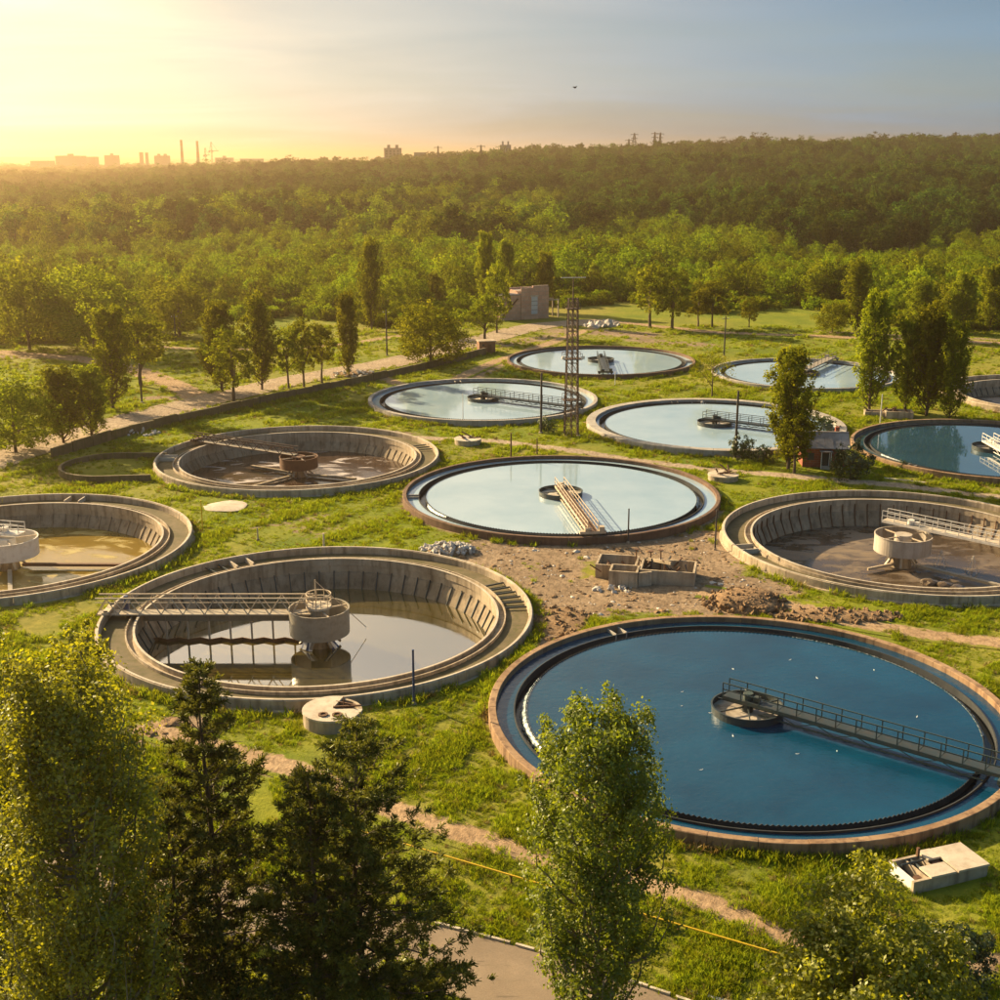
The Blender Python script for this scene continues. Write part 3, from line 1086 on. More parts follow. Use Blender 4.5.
PI = math.pi
full_tank('A', 'large round tank of deep blue water with tan rim beside the tall poplar', 'water_deep', 'rim_tan', ang_to('A', 627, 634), [(-0.25, 1.15), (2.75, 3.5)], 40, 0.62)
full_tank('C', 'central round tank of pale mirror-like water with brown rim and a short beige bridge', 'water_pale', 'rim_brown', ang_to('C', 414, 494), [(3.4, 3.75), (-.3, .25)], 40, 0.5)
full_tank('E', 'round pale water tank behind the lattice mast, reflecting a dark tree at its far side', 'water_pale', 'rim_grey', ang_to('E', 455, 378), [], 36, 0.7)
full_tank('F', 'farthest pale water tank, with a ring and stubby bridge in its middle', 'water_pale', 'rim_brown', ang_to('F', 690, 360), [], 36, 0.5)
full_tank('G', 'pale water tank with broad light rim behind the red brick hut', 'water_pale', 'rim_grey', ang_to('G', 672, 399), [], 36, 1.5)
full_tank('H', 'pale water tank behind the poplars, crossed by a bridge to its far rim', 'water_pale', 'rim_grey', ang_to('H', 890, 370), [], 36, 0.5)
full_tank('I', 'blue water tank at the right edge with dark reflections of poplars', 'water_teal', 'rim_tan', ang_to('I', 880, 470), [(3.3, 3.6)], 36, 0.5)
tB = drained_tank('B', 'drained concrete tank with shallow olive water and a truss bridge to its drum', 'water_olive', -2.2, ang_to('B', 237, 557), None)
tD = drained_tank('D', 'drained brown tank with foamy mud beside the long weedy wall', 'mud_foam', -1.9, ang_to('D', 168, 455), None, rib_mat='concrete_dark')
tJ = drained_tank('J', 'drained tank with wet grey mud and a railed footbridge to its drum', 'mud_wet', -2.3, ang_to('J', 745, 545), None, rib_mat='rusty', long_ribs=True, panel_mat='concrete_dark')
tK = drained_tank('K', 'drained tank at the left edge with yellow algae water and a white drum', 'water_algae', -2.0, ang_to('K', 62, 505), None, rib_mat='concrete_dark')
tL = drained_tank('L', 'empty dark tank at the right edge behind the group of poplars', 'mud_wet', -1.9, ang_to('L', 960, 385), None)

rail_bridge('A', ang_to('A', 997, 778), 'long green steel footbridge over the deep blue tank', 'steel_green', 1.75, -1.9, 19.6, 1.0, 1.5, deck_mat='steel_dark')
rail_bridge('C', ang_to('C', 590, 532), 'short rusty beige bridge pointing at the viewer over pale water', 'steel_beige', 1.75, -0.9, 19.6, 1.1, 1.6, deck_mat='rusty')
rail_bridge('E', ang_to('E', 597, 412), 'slim dark footbridge over the water behind the lattice mast', 'steel_dark', 1.7, -1.6, 19.6, 1.2, 2.0)
rail_bridge('F', ang_to('F', 607, 379), 'stubby dark bridge over the farthest pale tank', 'steel_dark', 1.7, -1.2, 19.4, 1.4, 2.2)
rail_bridge('G', ang_to('G', 848, 438), 'slim blue-grey footbridge over the tank behind the brick hut', 'steel_dark', 1.7, -1.8, 19.2, 1.2, 2.0)
rail_bridge('H', ang_to('H', 838, 357), 'pale footbridge reaching the far rim behind the poplars', 'drum_grey', 1.8, -1.6, 19.8, 1.5, 2.4)
rail_bridge('I', ang_to('I', 1085, 498), 'cream white lattice bridge over the tank at the right edge', 'steel_white', 1.75, -1.6, 19.6, 1.6, 1.6)
bB = truss_bridge('B', ang_to('B', 96, 611), 'beige triangulated truss bridge hanging scraper blades over olive water', 'steel_beige')
truss_bridge('D', ang_to('D', 178, 437), 'dark lattice bridge over the foamy mud tank', 'tower_brown', 1.1, 2.2, 0.5, 20.2, 1.1, 2.4, False, False, False, -1.9)
rail_bridge('J', ang_to('J', 1095, 578), 'pale railed footbridge over the tank of wet grey mud', 'steel_white', 2.2, -3.2, 19.4, 1.2, 1.5, 1.15, False, 'concrete_pale', False, 1.6)
rail_bridge('K', PI * 0.93, 'white footbridge of the tank at the left edge', 'steel_white', 2.2, -2.0, 19.4, 1.2, 1.8, 1.1, False, None, False)

# drums of the drained tanks
drum(tB, 2.8, -0.9, 1.45, -2.2, 'drum_grey')
drum(tD, 2.7, -0.6, 0.9, -1.9, 'rusty', False)
drum(tJ, 3.1, -0.5, 1.35, -2.3, 'drum_white', False)
drum(tK, 3.3, -0.4, 1.5, -2.0, 'steel_white', False)
drum(tL, 2.8, -0.6, 1.2, -1.9, 'drum_grey', False)
# drive motor, mast and stay of the truss bridge
x1 = 18.2
box('drive_motor', M['blue_paint'], bB, (x1, -0.85, 1.35), (0.5, 0.45, 0.9))
cyl('motor_cap', M['blue_paint'], bB, (x1, -0.85, 1.8), 0.2, 0.6, 12)
rod('mast', M['steel_beige'], bB, (0.2, 0.4, 1.6), (0.2, 0.4, 4.4), 0.06)
ca = Vector((1, 0, 0))
cx, cy_, r = TANKS['B']
e = Vector((*ground_point(366, 627, -1.6), -1.6)) - Vector((cx, cy_, 0))
e.rotate(Euler((0, 0, -bB.rotation_euler[2])))
rod('stay_cable', M['steel_beige'], bB, (0.2, 0.4, 4.3), e, 0.035)
# rags caught on the column
for q in range(7):
    a = -PI / 2 + random.uniform(-1.3, 1.3)
    beam('rag', M['white_paint_and_sun'] if q % 2 else M['blue_paint'], tB, (1.0 * math.cos(a), 1.0 * math.sin(a), -0.95 + random.uniform(-.1, .1)), (1.9 * math.cos(a + .3), 1.9 * math.sin(a + .3), -2.15), 0.35, 0.06)

# struts across the drained channels
for tk, a0, n in ((tB, 0.12, 6), (tB, 2.2, 3), (tD, 0.3, 3)):
    for i in range(n):
        a = a0 + i * 0.075
        beam('channel_strut', M['steel_dark'], tk, (17.4 * math.cos(a), 17.4 * math.sin(a), 0.7), (19.6 * math.cos(a), 19.6 * math.sin(a), 0.75), 0.14)

# scraper arms on the basin floors
def floor_arm(tank, ang, l, z, mat, lift=0.0, start=1.5, w=0.45):
    ca, sa = math.cos(ang), math.sin(ang)
    o = beam('scraper_arm', M[mat], tank, (start * ca, start * sa, z), (l * ca, l * sa, z + lift), w, 0.30)
    return o


floor_arm(tK, ang_to('K', 86, 566, -1.7), 14.2, -1.55, 'rusty', 0.0)
floor_arm(tK, -1.2, 12, -1.8, 'drum_grey')
floor_arm(tJ, ang_to('J', 990, 585, -2), 15, -1.8, 'drum_grey', 0, 2.0, 0.5)
floor_arm(tJ, ang_to('J', 868, 570, -2), 5.0, -1.9, 'steel_beige', 0, 1.0, 0.2)
for a in (ang_to('D', 240, 490, -1.6), ang_to('D', 365, 480, -1.6), 2.6):
    floor_arm(tD, a, 9, -1.6, 'concrete_dark', 0, 1.2, 0.5)
# spray frames standing in the mud of the tank with the footbridge
for px, py in ((940, 566), (972, 572), (915, 556)):
    x, y = ground_point(px, py, -2.3)
    cx, cy_, r = TANKS['J']
    x -= cx
    y -= cy_
    for q in range(5):
        a = q * 1.26
        rod('spray_rod', M['steel_white'], tJ, (x + 0.75 * math.cos(a), y + 0.75 * math.sin(a), -2.3), (x, y, -0.4), 0.035, 5)
# lumps of sludge under the arm
def lump_mesh(name, r, sub, amp, mat, seed, flat=0.5):
    bm = bmesh.new()
    bmesh.ops.create_icosphere(bm, subdivisions=sub, radius=1.0)
    rr = np.random.default_rng(seed)
    ph = rr.uniform(0, 6.28, (6, 3))
    fr = rr.uniform(1.5, 5.0, (6, 3))
    for v in bm.verts:
        s = sum(math.sin(fr[i][0] * v.co.x + ph[i][0]) * math.sin(fr[i][1] * v.co.y + ph[i][1]) * math.sin(fr[i][2] * v.co.z + ph[i][2]) for i in range(6))
        k = 1 + amp * s + rr.uniform(-amp, amp) * 0.35
        v.co = Vector((v.co.x * r * k, v.co.y * r * k, v.co.z * r * k * flat))
    me = bpy.data.meshes.new(name)
    bm.to_mesh(me)
    bm.free()
    me.materials.append(M[mat])
    return me


for q in range(4):
    x, y = ground_point(930 + q * 14, 583 + q * 3, -2.3)
    obj('sludge_lump', lump_mesh('sludge_lump', 0.9, 2, 0.12, 'mud_wet', 40 + q, 0.45), None, tJ, (x - TANKS['J'][0], y - TANKS['J'][1], -2.25))

# ------------------------------------------------------------------ floating gulls on the blue tank
def gull_mesh():
    prof = [(-0.34, 0.02, 0.10), (-0.22, 0.07, 0.08), (-0.05, 0.12, 0.06), (0.10, 0.12, 0.06), (0.20, 0.07, 0.10), (0.25, 0.055, 0.18), (0.30, 0.062, 0.24), (0.36, 0.045, 0.24), (0.45, 0.008, 0.22)]
    V, F = [], []
    n = 8
    for x, r_, z in prof:
        for i in range(n):
            a = i * 2 * PI / n
            V.append((x, r_ * math.cos(a), z + r_ * math.sin(a)))
    for q in range(len(prof) - 1):
        for i in range(n):
            F.append((q * n + i, q * n + (i + 1) % n, (q + 1) * n + (i + 1) % n, (q + 1) * n + i))
    F += [tuple(range(n)), tuple((len(prof) - 1) * n + i for i in range(n))[::-1]]
    return mesh('gull', V, F, M['white_paint_and_sun'], True)


gm = gull_mesh()
for px, py in ((710, 713), (733, 736), (797, 754), (837, 751), (701, 770), (682, 692), (682, 706), (733, 669), (790, 660), (817, 678), (874, 670), (917, 717), (746, 690)):
    x, y = ground_point(px, py, WL)
    tag(obj('gull', gm, None, None, (x, y, WL - 0.03), (0, 0, random.uniform(0, 6.28)), (0.38,) * 3), 'tiny white gull floating on the deep blue tank', 'bird', 'gulls on the blue tank')
# ------------------------------------------------------------------ chambers, ruins and heaps
def round_chamber(px, py, r, h, label, cut=True, rust=True):
    x, y = ground_point(px, py)
    root = empty('round_chamber', (x, y, gz(x, y)), 0, label, 'manhole', 'round concrete chambers between the tanks')
    obj('wall', revolve('wall', [(r - 0.25, -0.2), (r, -0.2), (r, h), (r - 0.25, h)], 32, M['concrete']), None, root)
    a0, a1 = (0.15 * PI, 1.72 * PI) if cut else (0, 2 * PI)
    V = [(0, 0, h - 0.02), (0, 0, h + 0.14)]
    n = 28
    for i in range(n + 1):
        a = PI * 0.42 + (a1 - a0) * i / n
        rr = r + 0.06
        V += [(rr * math.cos(a), rr * math.sin(a), h - 0.02), (rr * math.cos(a), rr * math.sin(a), h + 0.14)]
    F = []
    for i in range(n):
        b = 2 + 2 * i
        F += [(b, b + 2, b + 3, b + 1), (1, b + 1, b + 3), (0, b + 2, b)]
    F += [(0, 2, 3, 1), (0, 1, 2 + 2 * n + 1, 2 + 2 * n)]
    slab = obj('lid_slab', mesh('lid_slab', V, F, M['concrete_pale']), None, root)
    obj('inner_floor', disc('inner_floor', r - 0.2, 24, M['rusty'], h - 0.55, 2), None, root)
    if rust:
        for dx, dy in ((-0.55, -0.62 * r + .2), (0.5, -0.62 * r + .2)):
            obj('hatch_ring', revolve('hatch_ring', [(0.22, h + 0.10), (0.38, h + 0.10), (0.38, h + 0.24), (0.22, h + 0.24)], 18, M['rusty']), None, root, (dx, dy, 0))
            obj('hatch', disc('hatch', 0.24, 16, M['rusty'], h + 0.16, 1), None, root, (dx, dy, 0))
    rod('valve_stem', M['rusty'], root, (0.35 * r, 0.3 * r, h - 0.5), (0.35 * r, 0.3 * r, h + 0.8), 0.05)
    beam('grate_bar', M['rusty'], root, (0.05, 0.1, h + 0.22), (r - 0.1, 0.35, h + 0.22), 0.12)
    beam('grate_bar', M['rusty'], root, (0.1, 0.6 * r, h + 0.1), (0.75 * r, 0.3 * r, h + 0.1), 0.10)
    return root


round_chamber(333, 722, 2.25, 0.95, 'round pale manhole chamber with two rusty hatches at the foot of the drained tank')
c2 = round_chamber(468, 444, 2.0, 0.75, 'small round chamber with rusty top on the grass below the far pale tank', True, False)
c3 = round_chamber(723, 480, 2.0, 0.65, 'small round chamber with rusty valves beside the footpath and brick hut', True, False)
for c in (c2, c3):
    for q in range(5):
        a = random.uniform(0, 6.28)
        beam('rusty_scrap', M['rusty'], c, (0.9 * math.cos(a), 0.9 * math.sin(a), 0.9), (1.5 * math.cos(a + 1.4), 1.5 * math.sin(a + 1.4), 1.3 + 0.5 * random.random()), 0.16)

# pump box
p0 = Vector((*ground_point(913, 893), 0))
p1 = Vector((*ground_point(987, 876), 0))
p2 = Vector((*ground_point(893, 871), 0))
L_ = (p1 - p0).length
W_ = (p2 - p0).length * 1.05
az_ = math.atan2((p1 - p0).y, (p1 - p0).x)
root = empty('pump_box', (p0.x, p0.y, 0.15), az_, 'low concrete box with open rusty compartments in the grass below the blue tank', 'concrete box')
H_ = 0.85
pb = M['concrete']
box('wall', pb, root, (L_ / 2, 0.1, H_ / 2 - 0.1), (L_, 0.2, H_ + 0.2))
box('wall', pb, root, (L_ / 2, W_ - 0.1, H_ / 2 - 0.1), (L_, 0.2, H_ + 0.2))
box('wall', M['white_paint_and_sun'], root, (0.1, W_ / 2, H_ / 2 - 0.1), (0.2, W_ - 0.41, H_ + 0.2))  # white colour puts the sunlight on this left face into the wall
box('wall', pb, root, (L_ - 0.1, W_ / 2, H_ / 2 - 0.1), (0.2, W_ - 0.41, H_ + 0.2))
box('partition', pb, root, (L_ * 0.40, W_ / 2, H_ / 2), (0.14, W_ - 0.42, H_))
box('partition', pb, root, (L_ * 0.215, W_ / 2, H_ / 2 - .03), (0.10, W_ - 0.42, H_ - .08))
box('floor', M['basin_dark'], root, (L_ / 2, W_ / 2, 0.1), (L_ - 0.4, W_ - 0.4, 0.1))
# roof slabs leave an opening in the middle
sl = M['concrete_pale']
box('roof_slab', sl, root, (L_ * 0.80, W_ / 2, H_ + 0.08), (L_ * 0.42, W_ + 0.12, 0.14))
box('roof_slab', sl, root, (L_ * 0.50, W_ * 0.84, H_ + 0.085), (L_ * 0.165, W_ * 0.40, 0.14))
box('roof_slab', sl, root, (L_ * 0.385, W_ * 0.20, H_ + 0.09), (L_ * 0.33, W_ * 0.46, 0.13))
box('hatch_post', M['rusty'], root, (L_ * 0.38, W_ * 0.92, H_ + 0.3), (0.16, 0.16, 0.55))
rod('pipe', M['steel_dark'], root, (L_ * 0.28, W_ * 0.2, H_ - 0.15), (L_ * 0.28, W_ - 0.1, H_ - 0.12), 0.09)
rod('pipe', M['steel_dark'], root, (L_ * 0.10, W_ * 0.75, H_ - .05), (L_ * 0.4, W_ * 0.75, H_ - 0.02), 0.07)
box('valve', M['rusty'], root, (L_ * 0.50, W_ * 0.5, 0.55), (0.55, 0.5, 0.6))
box('valve', M['rusty'], root, (L_ * 0.12, W_ * 0.2, 0.5), (0.4, 0.35, 0.6))

# ruined valve chamber on the bare earth
cx0, cy0 = ground_point(640, 588)
root = empty('valve_chamber', (cx0, cy0, gz(cx0, cy0)), R(-12), 'open-topped ruined concrete chambers on bare earth between the tanks', 'concrete ruin')


def open_box(root, x0, y0, L, W, H, th=0.22, mat='concrete', floor='soil_stone', z=0.0):
    box('wall', M[mat], root, (x0 + L / 2, y0 + th / 2, H / 2 - .2 + z), (L, th, H + .4))
    box('wall', M[mat], root, (x0 + L / 2, y0 + W - th / 2, H / 2 - .2 + z), (L, th, H + .4))
    box('wall', M[mat], root, (x0 + th / 2, y0 + W / 2, H / 2 - .203 + z), (th, W - 2 * th, H + .39))
    box('wall', M[mat], root, (x0 + L - th / 2, y0 + W / 2, H / 2 - .203 + z), (th, W - 2 * th, H + .39))
    box('floor', M[floor], root, (x0 + L / 2, y0 + W / 2, 0.3 + z), (L - 2 * th, W - 2 * th, 0.08))


open_box(root, -4.9, 2.6, 4.2, 3.8, 1.35)
open_box(root, -3.2, 0.2, 2.9, 2.38, 1.55)
open_box(root, -0.28, 1.4, 5.6, 3.9, 1.5)
beam('wall', M['concrete'], root, (-0.28, 0.5, .7), (1.0, 1.2, .7), 0.22, 1.5)
for q in range(16):
    x, y = random.uniform(-4.4, 4.8), random.uniform(2.0, 5.6)
    a = random.uniform(0, 3.14)
    l = random.uniform(0.5, 1.3)
    beam('scrap', M['rusty'] if q % 3 else M['pole_dark'], root, (x, y, 0.5 + random.random() * 0.5), (x + l * math.cos(a), y + l * math.sin(a), 0.8 + random.random() * 1.1), random.uniform(.08, .2))
for x, y, h in ((0.6, 4.6, 2.5), (-1.0, 5.6, 2.3), (2.2, 2.6, 2.2), (1.6, 4.9, 2.6)):
    rod('valve_stem', M['rusty'], root, (x, y, 0.3), (x, y, h), 0.07)
    rod('hand_wheel', M['rusty'], root, (x, y, h - 0.03), (x, y, h + 0.04), 0.28, 14)
beam('cross_beam', M['concrete'], root, (0.2, 4.9, 1.56), (2.9, 1.6, 2.3), 0.2, 0.3)

STONES = [lump_mesh('stone', 0.5, 1, 0.22, 'stone_pale', s, 0.7) for s in range(4)]
CLODS = [lump_mesh('clod', 0.5, 2, 0.2, 'soil_heap', 20 + s, 0.7) for s in range(4)]


def heap(name, px, py, rx, ry, h, n, meshes, size, label, cat, mound_mat=None, seed=1):
    x, y = ground_point(px, py)
    root = empty(name, (x, y, gz(x, y)), 0, label, cat)
    rr = random.Random(seed)
    if mound_mat:
        me = lump_mesh('mound', 1.0, 5, 0.035, 'soil_heap', seed + 5, 1.0)
        obj('mound', me, None, root, (0, 0, 0), (0, 0, 0), (rx * 0.85, ry * 0.85, h))
    for i in range(n):
        a = rr.uniform(0, 6.28)
        k = math.sqrt(rr.random())
        zz = h * max(0, 1 - k * k) * (0.9 if mound_mat else rr.random())
        s = size * rr.uniform(0.5, 1.35)
        obj('stone' if meshes is STONES else 'clod', rr.choice(meshes), None, root, (k * rx * math.cos(a), k * ry * math.sin(a), zz + 0.05),
            (rr.uniform(0, 6), rr.uniform(0, 6), rr.uniform(0, 6)), (s * rr.uniform(.7, 1.5), s, s * rr.uniform(.6, 1)))
    return root


heap('rubble_heap', 448, 552, 3.0, 2.2, 0.8, 170, STONES, 0.6, 'heap of pale broken concrete beside the rim of the drained tank', 'rubble', 'soil_stone', 3)
heap('earth_mound', 745, 603, 4.2, 3.8, 1.15, 170, CLODS, 0.42, 'mound of dug brown earth next to the ruined chambers', 'earth heap', 'soil_stone', 4)
heap('earth_mound', 560, 622, 3.2, 4.5, 0.3, 120, CLODS, 0.36, 'low ridge of clods between the drained tank and the blue tank', 'earth heap', 'soil_stone', 5)
heap('earth_mound', 835, 617, 6.5, 2.0, 0.35, 120, CLODS, 0.42, 'strip of pale clods along the track above the blue tank', 'earth heap', 'soil_stone', 6)
heap('rubble_heap', 602, 326, 4.6, 3.5, 0.9, 60, STONES, 1.6, 'bright white heap of broken slabs near the far brick building', 'rubble', None, 7)
heap('rubble_heap', 700, 405, 2.2, 1.5, 0.5, 12, STONES, 0.9, 'few pale stones by the rim of the far tank', 'rubble', None, 8)
heap('rubble_heap', 355, 375, 5, 3, 0.8, 60, STONES, 0.7, 'heap of grey debris beside the round tree and gravel road', 'rubble', 'soil_stone', 9)
heap('rubble_heap', 140, 434, 4.5, 1.6, 0.5, 26, STONES, 0.6, 'pale debris on the verge above the weedy wall', 'rubble', None, 10)
heap('rubble_heap', 613, 590, 2.0, 1.2, 0.3, 24, STONES, 0.45, 'pale stones in front of the ruined chambers', 'rubble', None, 11)
x, y = ground_point(226, 507)
tag(obj('concrete_slab', lump_mesh('concrete_slab', 2.6, 3, 0.06, 'concrete_pale', 77, 0.05), None, None, (x, y, gz(x, y) + 0.05)), 'flat pale concrete patch in the grass left of the centre', 'slab')

# ------------------------------------------------------------------ posts and poles
def pole(px, py, top_row, r, mat, label, arms=0, name='pole', foot=None):
    x, y = ground_point(px, py)
    h = height_to_row(x, y, top_row)
    root = empty(name, (x, y, gz(x, y) - 0.1), 0, label, 'pole', 'poles and posts around the tanks')
    cyl('shaft', M[mat], root, (0, 0, 0), r, h + 0.1, 10, 0.75)
    cyl('cap', M[mat], root, (0, 0, h + 0.1), r * 0.95, 0.06, 10)
    cyl('foot', M[foot or 'concrete'], root, (0, 0, 0), r * 2.0, 0.32, 10, 0.8)
    for q in range(arms):
        beam('cross_arm', M[mat], root, (-0.7, 0, h - 0.4 - q * 0.7), (0.7, 0, h - 0.4 - q * 0.7), 0.1)
        for s in (-.6, 0.6):
            cyl('insulator', M['white_paint_and_sun'], root, (s, 0, h - 0.35 - q * 0.7), 0.06, 0.2, 8)
    return root


pole(541, 433, 375, 0.20, 'pole_dark', 'dark timber pole in front of the tank left of the lattice mast')
pole(735, 459, 393, 0.20, 'pole_dark', 'tall dark pole beside the round bush near the brick hut')
pole(414, 705, 655, 0.11, 'blue_paint', 'blue post at the foot of the drained tank with the truss bridge')
pole(628, 543, 512, 0.10, 'pole_dark', 'thin dark post at the near rim of the pale central tank')
pole(715, 549, 512, 0.10, 'pole_dark', 'thin dark post on the grass between the pale tank and the mud tank')
pole(511, 460, 436, 0.13, 'rusty', 'rusty stub post behind the far rim of the central tank')
pole(537, 457, 441, 0.10, 'rusty', 'short rusty stub beside the far rim of the central tank')
pole(880, 424, 396, 0.10, 'white_paint_and_sun', 'white post on the lawn in front of the poplar group')
pole(724, 356, 318, 0.17, 'pole_dark', 'dark pole beyond the farthest tank near the meadow path', 1)
pole(387, 356, 312, 0.18, 'pole_dark', 'wooden pole beside the gravel road left of the round tree', 1)
pole(142, 403, 366, 0.18, 'pole_dark', 'dark pole with pale foot beside the gravel road', 0, 'pole', 'white_paint_and_sun')
pole(176, 344, 316, 0.18, 'pole_dark', 'distant pole in the sunlit field', 1)
pole(887, 378, 346, 0.15, 'pole_dark', 'dark pole between the poplars at the far lawn')
pole(463, 422, 396, 0.07, 'white_paint_and_sun', 'thin pale pole at the near rim of the tank left of the mast')
pole(203, 533, 503, 0.08, 'yellow_paint', 'yellow marker post in the grass beside the tank at the left edge')
pole(615, 386, 374, 0.08, 'white_paint_and_sun', 'short white post below the farthest tank')
pole(139, 768, 731, 0.06, 'rusty', 'thin rusty fence post near the pines', 0, 'post')
pole(145, 764, 733, 0.06, 'rusty', 'second thin rusty fence post, just right of its twin near the pines', 0, 'post')
pole(258, 541, 531, 0.10, 'concrete_pale', 'stubby concrete post left of the drained tank rim', 0, 'post')
pole(324, 548, 536, 0.12, 'concrete_pale', 'stubby concrete post behind the rim of the drained tank', 0, 'post')

# lattice mast
x, y = ground_point(571, 436)
h = height_to_row(x, y, 279)
root = empty('lattice_mast', (x, y, gz(x, y)), R(6), 'tall rusty lattice mast standing among the pale tanks', 'mast')
tb = M['tower_brown']
wb, wt_ = 1.05, 0.70
n = 13
hl = h - 3.2
corn = [(-1, -1), (1, -1), (1, 1), (-1, 1)]


def cw(z):
    return wb + (wt_ - wb) * z / hl


for sx, sy in corn:
    beam('leg', tb, root, (sx * cw(0), sy * cw(0) * 0.6, -0.2), (sx * cw(hl), sy * cw(hl) * 0.6, hl), 0.14)
    box('leg_foot', M['concrete'], root, (sx * cw(0), sy * cw(0) * 0.6, 0.1), (0.55, 0.55, 0.4))
beam('leg', tb, root, (0, -cw(0) * 0.6, 0), (0, -cw(hl) * 0.6, hl), 0.12)
beam('leg', tb, root, (0, cw(0) * 0.6, 0), (0, cw(hl) * 0.6, hl), 0.12)
for i in range(n):
    z0, z1 = hl * i / n, hl * (i + 1) / n
    a, b = cw(z0), cw(z1)
    for sy in (-1, 1):
        for (xa, xb) in ((-a, 0), (0, a)):
            beam('brace', tb, root, (xa, sy * a * 0.6, z0), (xb * b / a if xb else 0, sy * b * 0.6, z1), 0.05)
            beam('brace', tb, root, (xb, sy * a * 0.6, z0), (xa * b / a if xa else 0, sy * b * 0.6, z1), 0.05)
        beam('crossbar', tb, root, (-b, sy * b * 0.6, z1), (b, sy * b * 0.6, z1), 0.09)
    for sx in (-1, 1):
        beam('brace', tb, root, (sx * a, -a * 0.6, z0), (sx * b, b * 0.6, z1), 0.07)
        beam('crossbar', tb, root, (sx * b, -b * 0.6, z1), (sx * b, b * 0.6, z1), 0.08)
for k, ww in ((0.27, 1.4), (0.57, 1.5), (0.93, 1.1)):
    z = hl * k
    box('platform', tb, root, (0, 0, z), (ww * 1.9, ww * 1.3, 0.10))
    for s in (-1, 1):
        beam('guard_rail', tb, root, (-ww * .95, s * ww * .65, z + 0.9), (ww * .95, s * ww * .65, z + 0.9), 0.07)
        for q in (-1, 0, 1):
            beam('guard_post', tb, root, (q * ww * .94, s * ww * .65, z), (q * ww * .94, s * ww * .65, z + 0.9), 0.06)
for s in (-1.5, 1.5):
    box('lamp_head', M['steel_white'], root, (s, -0.9, hl * 0.57 + 0.3), (0.5, 0.4, 0.45))
cyl('mast_top', tb, root, (0, 0, hl), 0.10, 3.2, 8, 0.6)
beam('antenna', M['steel_white'], root, (-1.9, 0, h - 0.05), (1.9, 0, h - 0.05), 0.10)

# ------------------------------------------------------------------ buildings of the plant
def slab_roof_gable(root, L, W, zeave, zridge, mat, over=0.35, n=7):
    """two slopes of separate sheets, ridge along x"""
    st = (L + 2 * over) / n
    for s in (-1, 1):
        for i in range(n):
            xa = -L / 2 - over + i * st + 0.01
            xb = xa + st - 0.02
            ye, yr = s * (W / 2 + over), s * 0.03
            ze = zeave - over * (zridge - zeave) / (W / 2)
            dz = random.uniform(0, .03)
            V = [(xa, ye, ze + dz), (xb, ye, ze + dz), (xb, yr, zridge + dz), (xa, yr, zridge + dz)]
            V += [(a, b, c + 0.07) for a, b, c in V]
            F = [(0, 3, 2, 1), (4, 5, 6, 7), (0, 1, 5, 4), (1, 2, 6, 5), (2, 3, 7, 6), (3, 0, 4, 7)]
            if s < 0:
                F = [f[::-1] for f in F]
            obj('roof_sheet', mesh('roof_sheet', V, F, M[mat]), None, root)
    box('ridge_cap', M[mat], root, (0, 0, zridge + 0.09), (L + 2 * over, 0.3, 0.08))


def gable_wall(root, L, W, h, hr, mat):
    for s in (-1, 1):
        x0, x1 = s * L / 2, s * (L / 2 - 0.3)
        V = [(x0, -W / 2, -0.3), (x0, W / 2, -0.3), (x0, W / 2, h), (x0, 0, hr), (x0, -W / 2, h)]
        V += [(x1, b, c) for _, b, c in V]
        F = [(0, 1, 2, 3, 4), (9, 8, 7, 6, 5)] + [(i, 5 + i, 5 + (i + 1) % 5, (i + 1) % 5) for i in range(5)]
        obj('gable_wall', mesh('gable_wall', V, F, M[mat]), None, root)
        box('wall', M[mat], root, (0, s * (W / 2 - 0.15), h / 2 - 0.15), (L - 0.62, 0.3, h + 0.3))


x, y = ground_point(826, 469)
root = empty('brick_hut', (x, y + 2.5, gz(x, y)), R(-6), 'small red brick hut with grey gabled roof beside a leaning poplar', 'hut')
gable_wall(root, 6.0, 4.6, 3.0, 4.5, 'brick_red')
slab_roof_gable(root, 6.0, 4.6, 3.02, 4.55, 'slate', 0.4, 6)
d = box('door', M['window_dark'], root, (0.1, -2.31, 1.05), (0.95, 0.08, 2.1))
box('door_frame', M['white_paint_and_sun'], root, (-0.43, -2.33, 1.1), (0.1, 0.12, 2.25))
box('door_frame', M['white_paint_and_sun'], root, (0.63, -2.33, 1.1), (0.1, 0.12, 2.25))
box('porch_roof', M['slate'], root, (0.1, -2.75, 2.45), (1.7, 0.95, 0.12))
for s in (-.55, .75):
    beam('porch_post', M['white_paint_and_sun'], root, (s, -3.1, 0), (s, -3.1, 2.4), 0.1)
for q in range(3):
    box('step', M['concrete_pale'], root, (0.1, -2.6 - q * 0.3, 0.28 - q * 0.12), (1.2, 0.32, 0.14))
for xx in (-1.9, 2.0):
    w_ = box('window', M['window_dark'], root, (xx, -2.31, 1.6), (0.9, 0.07, 1.0))
box('chimney', M['brick_red'], root, (1.9, 0.6, 4.6), (0.55, 0.55, 1.3))

